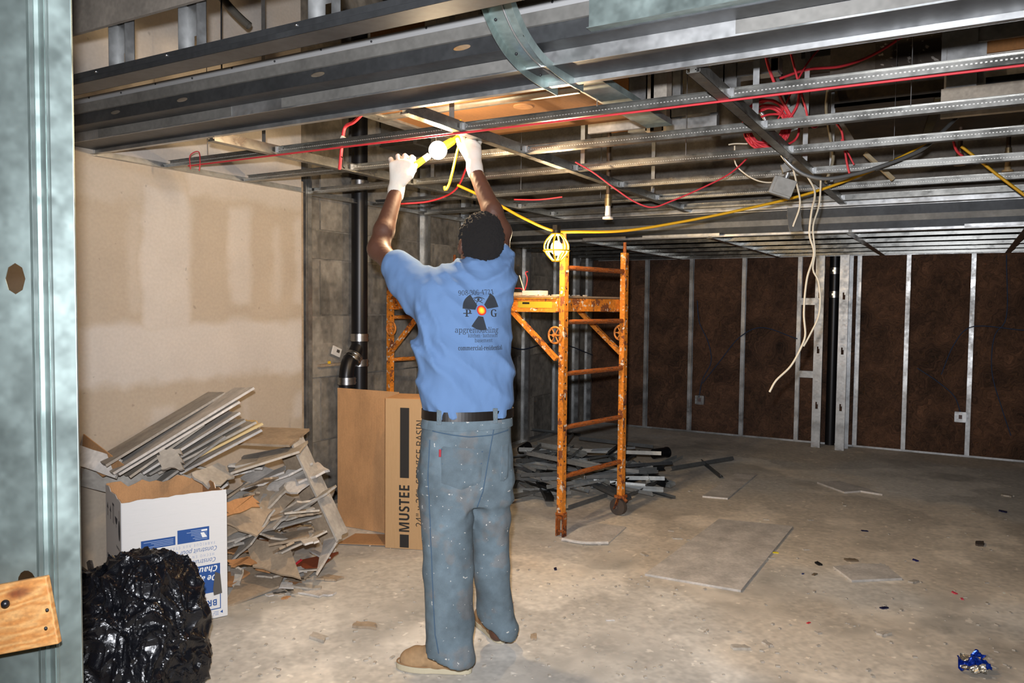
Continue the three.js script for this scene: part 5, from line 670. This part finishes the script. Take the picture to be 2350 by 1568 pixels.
// ---- joints
const SL = L(945, 652, 3.33), EL = L(868, 572, 3.48), WL2 = L(911, 434, 3.6), SR = L(1143, 630, 3.35), ER = L(1150, 532, 3.5), WR = L(1088, 388, 3.6);
const HC = L(1099, 562, 3.37), FACE = V(-0.42, 0.36, -0.83).normalize();
const hz = FACE.clone(), hx = V(0, 1, 0).cross(hz).normalize(), hy = hz.clone().cross(hx), HM = new THREE.Matrix4().makeBasis(hx, hy, hz).setPosition(HC), HI = HM.clone().invert(), he = HI.elements;
const toHead = (x, y, z) => [he[0] * x + he[4] * y + he[8] * z + he[12], he[1] * x + he[5] * y + he[9] * z + he[13], he[2] * x + he[6] * y + he[10] * z + he[14]];
const SKIN = M(0x54372a, 0.5, { bumpMap: concB, bumpScale: 0.0005 });
{ // skin: one continuous surface
  const mid = (a, b, t) => a.clone().lerp(b, t);
  const arms = [chain([[SL, 0.045], [mid(SL, EL, 0.5), 0.047], [EL, 0.044]], 0.02), chain([[EL, 0.043], [mid(EL, WL2, 0.3), 0.046], [WL2, 0.031]], 0.02), chain([[SR, 0.042], [mid(SR, ER, 0.5), 0.044], [ER, 0.042]], 0.02), chain([[ER, 0.042], [mid(ER, WR, 0.32), 0.0455], [WR, 0.0315]], 0.02)];
  const torso = chain([[L(1085, 660, 3.36), 0.085], [L(1070, 800, 3.32), 0.1], [L(1070, 960, 3.31), 0.1]], 0.05), sh = cap(SL, SR, 0.045, 0.045), neck = cap(L(1092, 596, 3.38), L(1084, 660, 3.36), 0.058, 0.07);
  const legs = [chain([[L(1025, 1020, 3.3), 0.075], [L(1024, 1270, 3.22), 0.055], [L(1035, 1505, 3.17), 0.04]], 0.02), chain([[L(1115, 1020, 3.3), 0.075], [L(1130, 1260, 3.38), 0.05], [L(1142, 1450, 3.44), 0.04]], 0.02)];
  const h = (a, r) => ell(a, r);
  const skull = [ell(V(0, 0.03, -0.012), V(0.075, 0.098, 0.096)), ell(V(0, -0.03, 0.03), V(0.058, 0.085, 0.066)), cap(V(0, -0.085, 0.062), V(0, -0.075, 0.05), 0.03, 0.04)];
  const feat = [cap(V(0, 0.012, 0.092), V(0, -0.024, 0.112), 0.009, 0.014), cap(V(-0.012, -0.03, 0.1), V(0.012, -0.03, 0.1), 0.01, 0.01), cap(V(-0.035, 0.03, 0.082), V(0.035, 0.03, 0.082), 0.012, 0.012), cap(V(-0.02, -0.056, 0.09), V(0.02, -0.056, 0.09), 0.008, 0.008), cap(V(-0.018, -0.068, 0.088), V(0.018, -0.068, 0.088), 0.008, 0.008)];
  const ears = [-1, 1].map((s) => { const o = ell(V(s * 0.086, -0.008, -0.008), V(0.014, 0.034, 0.022)), c = ell(V(s * 0.1, -0.004, 0.0), V(0.01, 0.02, 0.012)); return (x, y, z) => smax(o(x, y, z), -c(x, y, z), 0.006); });
  const fs = uni(skull, 0.03), ff = uni(feat, 0.008), fe = uni(ears, 0.004), eyes = [-1, 1].map((s) => ell(V(s * 0.033, 0.012, 0.086), V(0.016, 0.008, 0.01)));
  const headF = (x, y, z) => { const [a, b, c] = toHead(x, y, z); let d = smin(fs(a, b, c), ff(a, b, c), 0.014); for (const e of eyes) d = smax(d, -e(a, b, c), 0.006); return smin(d, fe(a, b, c), 0.008); };
  const bodyF = uni([...arms, torso, sh, neck, ...legs], 0.035);
  const hb0 = V(HC.x - 0.14, HC.y - 0.19, HC.z - 0.15), hb1 = V(HC.x + 0.14, HC.y + 0.16, HC.z + 0.14);
  const bg = nets(bodyF, V(-0.5, 0.02, -0.55), V(0.32, 2.3, 0.32), 0.011), hg = nets((x, y, z) => smin(headF(x, y, z), neck(x, y, z), 0.03), hb0, hb1, 0.0042);
  add('body', merge([bg, hg]), SKIN);
  const hairE = ell(V(0, 0.028, -0.018), V(0.094, 0.12, 0.114));
  const hair = nets((x, y, z) => { const [a, b, c] = toHead(x, y, z); const n = fbm(x * 120, y * 120, z * 120, 2) * 0.014 + fbm(x * 35, y * 35, z * 35, 2) * 0.012; let d = hairE(a, b, c) - n; d = smax(d, -0.42 * b + 0.907 * c - 0.04 - n, 0.012); d = smax(d, -b - 0.118 + sst(-0.05, 0.02, c) * 0.09 - 0.4 * n, 0.015); if (Math.abs(a) > 0.05) d = smax(d, 0.028 - Math.hypot((b + 0.01) / 1.4, c + 0.002), 0.006); return d; }, hb0, hb1.clone().add(V(0.01, 0.03, 0.02)), 0.0042);
  add('hair', hair, M(0x100c0a, 1));
  for (const s of [-1, 1]) { const e = new THREE.SphereGeometry(0.0115, 14, 10); e.translate(s * 0.033, 0.012, 0.079).applyMatrix4(HM); add('eye', e, M(0xd8d0c8, 0.3)); const i = new THREE.SphereGeometry(0.0055, 10, 8); i.translate(s * 0.033, 0.013, 0.087).applyMatrix4(HM); add('iris', i, M(0x1c120c, 0.2)); }
}
// ---- T-shirt
const sh = sections([[955, 974, 1178, 3.3, 0.135], [900, 966, 1179, 3.3, 0.132], [820, 960, 1173, 3.3, 0.127], [750, 957, 1171, 3.31, 0.125], [700, 960, 1172, 3.32, 0.12], [660, 966, 1174, 3.33, 0.11], [632, 990, 1166, 3.34, 0.092], [608, 1032, 1148, 3.355, 0.07]]);
const shirtF = (() => {
  const yoke = cap(L(972, 662, 3.335), L(1140, 640, 3.35), 0.07, 0.07), collar = cap(L(1090, 618, 3.36), L(1085, 650, 3.35), 0.068, 0.085);
  const sl = uni([cap(L(990, 678, 3.32), L(910, 611, 3.4), 0.09, 0.071), cap(L(990, 735, 3.32), L(925, 652, 3.37), 0.052, 0.064)], 0.04), slc = plane(L(896, 606, 3.43), EL.clone().sub(SL).add(V(-0.09, -0.03, 0)));
  const sr = cap(L(1128, 655, 3.34), L(1147, 590, 3.42), 0.088, 0.06), src = plane(L(1155, 576, 3.44), ER.clone().sub(SR));
  const hem = L(1075, 951, 3.3).y, top = L(1090, 613, 3.36), neckHole = cap(L(1096, 590, 3.39), L(1088, 618, 3.375), 0.062, 0.064);
  const fc = L(1110, 560, 3.2), arm = L(955, 745, 3.2), hemR = L(1165, 935, 3.2);
  return (x, y, z) => {
    let d = smin(sh(x, y, z), yoke(x, y, z), 0.06); d = smin(d, collar(x, y, z), 0.05);
    const wob = fbm(x * 7, y * 7, z * 7 + 5, 2);
    d = smin(d, smax(sl(x, y, z), slc(x, y, z), 0.01), 0.045); d = smin(d, smax(sr(x, y, z), src(x, y, z), 0.01), 0.04);
    // folds: long diagonal pulls from the left armpit to the right hem, a hanging U below the neck, gathers over the belt
    const s1 = (x - arm.x) * 0.67 + (y - arm.y) * 0.74 + wob * 0.035, m1 = sst(0.32, 0.0, Math.abs(y - (arm.y + hemR.y) / 2)) * sst(0.05, 0.2, arm.y + 0.18 - y);
    const s2 = (x - arm.x) * 0.94 + (y - arm.y) * 0.34 + wob * 0.03, m2 = sst(0.2, 0.02, x - arm.x) * sst(0.2, 0.05, Math.abs(y - arm.y + 0.05));
    const r3 = Math.hypot((x - fc.x) * 1.15, y - fc.y), m3 = sst(0.36, 0.2, r3) * sst(0.06, 0.12, r3) * sst(0.04, -0.02, y - fc.y);
    const rid = (t) => { const q = Math.sin(t); return q * 0.6 + Math.pow(Math.max(0, q), 3) * 0.6; };
    d -= rid(s1 * 62) * 0.0075 * m1 + rid(s2 * 92) * 0.0075 * m2 + rid(r3 * 95 + wob * 3) * 0.007 * m3;
    const mb = sst(0.07, 0.0, y - hem); d -= rid((x + z * 0.4) * 95 + wob * 8) * 0.005 * mb - 0.006 * mb; d -= fbm(x * 11, y * 6, z * 11, 3) * 0.012;
    d = smax(d, -neckHole(x, y, z), 0.008);
    return Math.max(d, hem + 0.008 * Math.sin(x * 26 + 1) - y - (x < -0.1 ? 0.012 : 0));
  }; })();
{ const g = nets(shirtF, V(-0.46, 0.86, -0.36), V(0.28, 1.84, 0.3), 0.0075); const p = g.attributes.position, n = g.attributes.normal, uv = g.attributes.uv, pc = L(1113, 722, 3.17), W = 0.8;
  for (let i = 0; i < p.count; i++) { const back = n.getX(i) * sph + n.getZ(i) * cph; const u = ((p.getX(i) - pc.x) * cph - (p.getZ(i) - pc.z) * sph) / W + 0.5, v = (p.getY(i) - pc.y) / W + 0.5; uv.setXY(i, back > -0.1 ? u : 0.03, v); }
  const printT = canvasTex(2048, 2048, (c, w) => { c.fillStyle = '#5a779e'; c.fillRect(0, 0, w, w); for (let i = 0; i < 5000; i++) { c.fillStyle = rnd() < 0.5 ? 'rgba(78,108,150,0.12)' : 'rgba(106,136,176,0.12)'; c.fillRect(rnd() * w, rnd() * w, rr(2, 50), rr(1, 3)); }
    const k = 2048 / 0.8 / 560; c.translate(w / 2, w / 2); c.scale(k, k); c.translate(-1113, -722);             // drawn at the size it has on the back
    const ink = '#272c33'; c.fillStyle = ink; c.textAlign = 'center'; c.font = '16px serif'; c.save(); c.translate(1104, 677); c.rotate(-0.05); c.fillText('908-306-4721', 0, 0, 86); c.restore();
    c.lineWidth = 1.5; c.strokeStyle = ink; c.beginPath(); c.ellipse(1107, 688, 9, 4, 0, 0, 7); c.stroke(); c.beginPath(); c.arc(1107, 688, 3, 0, 7); c.fill(); c.beginPath(); c.moveTo(1094, 686); c.quadraticCurveTo(1107, 678, 1122, 687); c.stroke(); c.beginPath(); c.moveTo(1105, 692); c.lineTo(1102, 698); c.moveTo(1110, 692); c.lineTo(1118, 696); c.stroke();
    const blade = (a) => { c.save(); c.translate(1114, 713); c.rotate(a); c.beginPath(); c.moveTo(-6, -14); c.lineTo(-18, -42); c.quadraticCurveTo(0, -50, 20, -40); c.lineTo(6, -14); c.closePath(); c.fill(); c.restore(); }; c.fillStyle = ink; blade(-1.08); blade(0.92); blade(3.3);
    const gr = c.createRadialGradient(1114, 713, 1, 1114, 713, 12); gr.addColorStop(0, '#ffe23a'); gr.addColorStop(0.5, '#f5a021'); gr.addColorStop(0.75, '#d8301f'); gr.addColorStop(1, '#8c1a14'); c.fillStyle = gr; c.beginPath(); c.arc(1114, 713, 11.5, 0, 7); c.fill();
    c.fillStyle = ink; c.font = 'bold 24px serif'; c.fillText('P', 1081, 728); c.fillText('G', 1144, 728); c.lineWidth = 2; c.beginPath(); c.moveTo(1070, 720); c.lineTo(1090, 720); c.stroke();
    c.font = '17px serif'; c.fillText('apgremodeling', 1102, 764, 106); c.font = '11px serif'; c.fillText('kitchen · bathroom', 1116, 775, 76); c.fillText('basement', 1116, 786, 46); c.font = 'bold 14px serif'; c.fillText('commercial-residential', 1110, 804, 112); });
  printT.wrapS = printT.wrapT = THREE.ClampToEdgeWrapping;
  add('shirt', g, new THREE.MeshPhysicalMaterial({ map: printT, roughness: 0.95, sheen: 0.1, sheenRoughness: 0.6, side: THREE.DoubleSide }), person, 'light blue printed T-shirt'); }
// ---- jeans
const hip = sections([[952, 978, 1170, 3.3, 0.12], [1000, 968, 1172, 3.3, 0.135], [1055, 965, 1173, 3.3, 0.148], [1110, 966, 1172, 3.3, 0.135], [1150, 972, 1168, 3.3, 0.11]], 2.2);
const jeansF = (() => {
  const ll = chain([[L(1022, 1085, 3.28), 0.104], [L(1027, 1200, 3.25), 0.106], [L(1028, 1310, 3.22), 0.102], [L(1033, 1430, 3.18), 0.094], [L(1030, 1500, 3.16), 0.098], [L(1034, 1530, 3.15), 0.1]], 0.02);
  const rl = chain([[L(1118, 1085, 3.32), 0.1], [L(1124, 1190, 3.34), 0.088], [L(1127, 1300, 3.38), 0.077], [L(1137, 1395, 3.42), 0.076], [L(1142, 1445, 3.43), 0.09], [L(1146, 1480, 3.44), 0.088]], 0.02);
  const hl = plane(L(1030, 1506, 3.15), V(-0.3, -1, -0.12)), hr = plane(L(1138, 1440, 3.43), V(-0.54, -0.84, 0)), top = L(1070, 958, 3.3).y, ka = L(1030, 1480, 3.16).y, kb = L(1140, 1420, 3.43).y;
  return (x, y, z) => { const w = fbm(x * 6, y * 5, z * 6, 2); let a = smax(ll(x, y, z), hl(x, y, z), 0.008), b = smax(rl(x, y, z), hr(x, y, z), 0.008);
    a -= Math.sin((y + x * 0.5 + w * 0.05) * 75) * 0.005 * sst(0.22, 0.0, y - ka + 0.12); b -= Math.sin((y - x * 0.4 + w * 0.05) * 75) * 0.005 * sst(0.2, 0.0, y - kb + 0.12);
    let d = smin(a, b, 0.012); d = smin(d, hip(x, y, z), 0.05); d -= fbm(x * 9, y * 5, z * 9, 3) * 0.016 + Math.sin((y * 0.9 + Math.abs(x - 0.02) * 0.8 + w * 0.06) * 70) * 0.003 * sst(0.25, 0.05, Math.abs(y - 0.72)); return Math.max(d, y - top); }; })();
const denim = tex(1024, 1024, (u, v) => { const a = tn(u, v, 5, 3, 4), b = tn(u, v, 24, 5, 4), c = (Math.sin((u + v) * 1024 * 0.9) * 0.5 + tn(u, v, 400, 8, 1)) * 0.07; let k = 1 + a * 0.2 + b * 0.1 + c; const dirt = sst(0.1, 0.4, tn(u, v, 9, 19, 4)); const paint = sst(0.58, 0.61, tn(u, v, 50, 77, 3)); return [mix(mix(87, 95, dirt) * k, 180, paint), mix(mix(100, 99, dirt) * k, 178, paint), mix(mix(107, 101, dirt) * k, 172, paint)]; });
denim.repeat.set(1.6, 1.6);
const DENIM = M(0xffffff, 0.95, { map: denim }), SEAM = M(0x3c5266, 0.95);
{ const J = add('jeans', nets(jeansF, V(-0.32, 0.02, -0.45), V(0.3, 1.14, 0.35), 0.0085), DENIM, person, 'faded dusty blue jeans');
  const surf = (x, y) => { let z = 0.36; for (let i = 0; i < 60; i++) { const d = jeansF(x, y, z); if (d < 0.0008) return z; z -= Math.max(d * 0.7, 0.0006); if (z < -0.4) break; } return z; };
  const S = (px, py, off = 0.002) => { const q = L(px, py, 3.17); return V(q.x, q.y, surf(q.x, q.y) + off); };
  const patch = (name, P4, tip) => { const nu = 14, nv = 14, pos = [], idx = []; for (let j = 0; j <= nv; j++) for (let i = 0; i <= nu; i++) { const u = i / nu, v = j / nv, x = mix(mix(P4[0][0], P4[1][0], u), mix(P4[3][0], P4[2][0], u), v), yt = mix(P4[0][1], P4[1][1], u), yb = mix(P4[3][1], P4[2][1], u) + tip * (1 - Math.abs(u - 0.5) * 2); const e = Math.min(u, 1 - u, v, 1 - v) < 0.001 ? -0.001 : 0.0045; const q = S(x, mix(yt, yb, v), e); pos.push(q.x, q.y, q.z); } for (let j = 0; j < nv; j++) for (let i = 0; i < nu; i++) { const a = j * (nu + 1) + i; idx.push(a, a + nu + 1, a + 1, a + 1, a + nu + 1, a + nu + 2); } const g = new THREE.BufferGeometry(); g.setAttribute('position', new THREE.Float32BufferAttribute(pos, 3)); g.setIndex(idx); g.computeVertexNormals(); const uv = new Float32Array(pos.length / 3 * 2); for (let i = 0; i < pos.length / 3; i++) { uv[2 * i] = pos[3 * i] + 0.3; uv[2 * i + 1] = pos[3 * i + 1]; } g.setAttribute('uv', new THREE.BufferAttribute(uv, 2)); return add(name, g, DENIM, J); };
  patch('back_pocket', [[1012, 1022], [1110, 1032], [1104, 1112], [1014, 1106]], 14); patch('back_pocket', [[1150, 1030], [1168, 1028], [1166, 1105], [1146, 1110]], 6);
  const seam = (pts) => { const q = []; for (let i = 0; i + 1 < pts.length; i++) for (let k = 0; k < 8; k++) q.push(S(mix(pts[i][0], pts[i + 1][0], k / 8), mix(pts[i][1], pts[i + 1][1], k / 8), 0.001)); q.push(S(...pts[pts.length - 1], 0.001)); add('seam', tube(q, 0.0022, q.length * 2, 5), SEAM, J); };
  seam([[992, 990], [1040, 998], [1080, 1003], [1130, 1002], [1166, 996]]); seam([[1135, 975], [1120, 1060], [1108, 1130], [1090, 1180]]); seam([[986, 1010], [982, 1100], [990, 1250], [998, 1380], [1003, 1440], [1012, 1475]]); seam([[1016, 1062], [1062, 1072], [1106, 1064]]); seam([[1014, 1030], [1060, 1036], [1108, 1038]]);
  { const a = S(1011, 1030, 0.006), b = S(1011, 1046, 0.006); add('pocket_tag', cyl(a, b, 0.005, 0.005, 8), M(0x9c2a34, 0.8), J); }
  // belt, loops
  const ring = (yA, yB, off, name, mat) => { const n = 90, pos = [], idx = []; for (let i = 0; i <= n; i++) { const t = i / n * 6.2832; for (const [y, o] of [[yA, off], [yB, off], [yB, off - 0.006], [yA, off - 0.006]]) { const q = hip.sec(y), u = Math.sign(Math.cos(t)) * Math.pow(Math.abs(Math.cos(t)), 2 / 2.2) * (q.w + o), v = Math.sign(Math.sin(t)) * Math.pow(Math.abs(Math.sin(t)), 2 / 2.2) * (q.d + o); pos.push(q.cx + u * cph + v * sph, y, q.cz - u * sph + v * cph); } } for (let i = 0; i < n; i++) for (let k = 0; k < 4; k++) { const a = i * 4 + k, b = i * 4 + (k + 1) % 4; idx.push(a, a + 4, b, b, a + 4, b + 4); } const g = new THREE.BufferGeometry(); g.setAttribute('position', new THREE.Float32BufferAttribute(pos, 3)); g.setIndex(idx); const gg = g.toNonIndexed(); gg.computeVertexNormals(); return add(name, uvBox(gg), mat); };
  const yt = L(1075, 944, 3.2).y, yb = L(1075, 965, 3.2).y; ring(yb, yt, 0.014, 'belt', M(0x17120f, 0.35));
  ring(L(1075, 986, 3.2).y, L(1075, 956, 3.2).y, 0.009, 'waistband', DENIM);
  for (const px of [1008, 1136]) { const q = L(px, 957, 3.16), z = (() => { const s = hip.sec(q.y); let z0 = 0.3; for (; z0 > -0.1; z0 -= 0.002) { const X = q.x - s.cx, Z = z0 - s.cz; if (Math.pow(Math.abs((X * cph - Z * sph) / (s.w + 0.016)), 2.2) + Math.pow(Math.abs((X * sph + Z * cph) / (s.d + 0.016)), 2.2) < 1) break; } return z0; })(); const b = new RoundedBoxGeometry(0.02, 0.062, 0.006, 2, 0.002); b.translate(q.x, q.y - 0.002, z + 0.002); add('belt_loop', b, DENIM); }
}
// ---- boots
function boot(name, heel, toe, label) {
  const h = toL(heel), t = toL(toe), dir = t.clone().sub(h).setY(0).normalize(), lat = V(-dir.z, 0, dir.x), Mx = new THREE.Matrix4().makeBasis(dir, V(0, 1, 0), lat).setPosition(V(h.x, 0, h.z));
  const o = new THREE.Group(); o.name = name; person.add(o); o.userData.label = label;
  const out = []; for (let i = 0; i < 40; i++) { const a = i / 40 * 6.2832, c = Math.cos(a), s = Math.sin(a), x = 0.155 + c * 0.158, wd = 0.043 + 0.012 * sst(0.12, 0.24, x) - 0.006 * sst(0.05, 0.13, Math.abs(x - 0.1) < 0.06 ? 0.1 : 0); out.push(new THREE.Vector2(x, Math.sign(s) * Math.pow(Math.abs(s), 0.75) * wd)); }
  const sg = new THREE.ExtrudeGeometry(new THREE.Shape(out), { depth: 0.018, bevelEnabled: true, bevelSize: 0.003, bevelThickness: 0.003, bevelSegments: 2 }); sg.rotateX(Math.PI / 2).translate(0, 0.024, 0).applyMatrix4(Mx);
  const TAN = M(0xc3a37c, 0.9, { map: GYP_C });
  add('sole', sg, M(0xb3a98f, 0.85), o);
  const up = uni([chain([[V(0.05, 0.06, 0), 0.046], [V(0.14, 0.055, 0), 0.046], [V(0.23, 0.042, 0), 0.044], [V(0.265, 0.036, 0), 0.038]], 0.03), cap(V(0.06, 0.06, 0), V(0.065, 0.16, 0), 0.048, 0.052), cap(V(0.07, 0.12, 0), V(0.16, 0.07, 0), 0.04, 0.035)], 0.03);
  const ug = nets((x, y, z) => Math.max(up(x, y, z) - fbm(x * 30, y * 30, z * 30, 2) * 0.003, 0.02 - y), V(-0.02, 0, -0.08), V(0.33, 0.22, 0.08), 0.0055); ug.applyMatrix4(Mx); add('upper', ug, TAN, o);
  const LACE = M(0x7c5630, 0.9); for (let k = 0; k < 3; k++) { const x = 0.135 + k * 0.022, y = 0.118 - k * 0.014; const l = tube([V(x, y - 0.02, -0.032), V(x, y + 0.002, -0.012), V(x, y + 0.002, 0.012), V(x, y - 0.02, 0.032)], 0.003, 16, 6); l.applyMatrix4(Mx); add('lace', l, LACE, o); }
  const rim = []; for (const q of out) rim.push(V(q.x, 0.03, q.y * 0.97)); rim.push(rim[0].clone()); const rg = tube(rim, 0.003, 80, 6); rg.applyMatrix4(Mx); add('welt', rg, M(0x8c6a48, 0.9), o);
}
boot('boot', onY(1080, 1545), onY(908, 1530), 'tan work boot with its toe pointing left');
boot('boot', onY(1152, 1478), onY(1085, 1400), 'tan work boot pointing away');
// ---- gloves: five separate fingers, closed on the lamp holder
function glove(wrist, palm, fingers, thumb, label) {
  const parts = []; for (const f of fingers) parts.push(cap(wrist, f[0], 0.026, 0.0165)); const pf = uni([...parts, ...palm.map(([a, r]) => cap(a, a, r, r))], 0.022);
  const fg = [...fingers, thumb].map((f) => chain(f.map((p, i) => [p, [0.0122, 0.0112, 0.0105, 0.0092][i] ?? 0.009]), 0.004));
  const cuff = cap(wrist.clone(), wrist.clone().lerp(fingers[1][0], -0.2), 0.036, 0.037);
  const all = (x, y, z) => { let d = 1e9; for (const f of fg) d = Math.min(d, f(x, y, z)); d = smin(d, pf(x, y, z), 0.008); return smin(d, cuff(x, y, z), 0.01) - fbm(x * 120, y * 120, z * 120, 1) * 0.0012; };
  const b = new THREE.Box3(); for (const f of [...fingers, thumb]) for (const p of f) b.expandByPoint(p); b.expandByPoint(wrist); b.expandByScalar(0.055);
  add('glove', nets(all, b.min, b.max, 0.0036), M(0xcfc8bc, 0.95, { bumpMap: concB, bumpScale: 0.0008 }), person, label);
}
{ const w = L(909, 436, 3.6); glove(w, [[L(917, 402, 3.6), 0.027], [L(930, 402, 3.61), 0.026], [L(922, 385, 3.605), 0.022]],
    [[L(901, 378, 3.6), L(897, 366, 3.635), L(902, 372, 3.668), L(912, 388, 3.672)], [L(915, 374, 3.6), L(913, 359, 3.64), L(919, 364, 3.675), L(926, 381, 3.677)], [L(929, 374, 3.6), L(929, 358, 3.64), L(934, 362, 3.675), L(938, 378, 3.678)], [L(941, 377, 3.6), L(945, 361, 3.635), L(949, 364, 3.665), L(950, 377, 3.675)]],
    [L(928, 420, 3.59), L(943, 405, 3.6), L(950, 391, 3.625), L(954, 379, 3.632)], 'white work glove gripping the lamp handle'); }
{ const w = L(1089, 384, 3.6); glove(w, [[L(1083, 352, 3.6), 0.026], [L(1075, 345, 3.61), 0.022], [L(1090, 352, 3.61), 0.022]],
    [[L(1067, 332, 3.61), L(1061, 312, 3.645), L(1056, 304, 3.675), L(1050, 312, 3.69)], [L(1077, 327, 3.61), L(1076, 309, 3.65), L(1068, 305, 3.685), L(1060, 315, 3.7)], [L(1087, 330, 3.61), L(1090, 314, 3.65), L(1083, 311, 3.685), L(1073, 320, 3.7)], [L(1096, 338, 3.615), L(1101, 325, 3.65), L(1096, 321, 3.68), L(1086, 328, 3.695)]],
    [L(1072, 362, 3.595), L(1061, 345, 3.61), L(1054, 331, 3.64), L(1050, 320, 3.665)], 'white work glove pinching the lamp socket'); }
shadow(scene);
renderer.render(scene, camera);
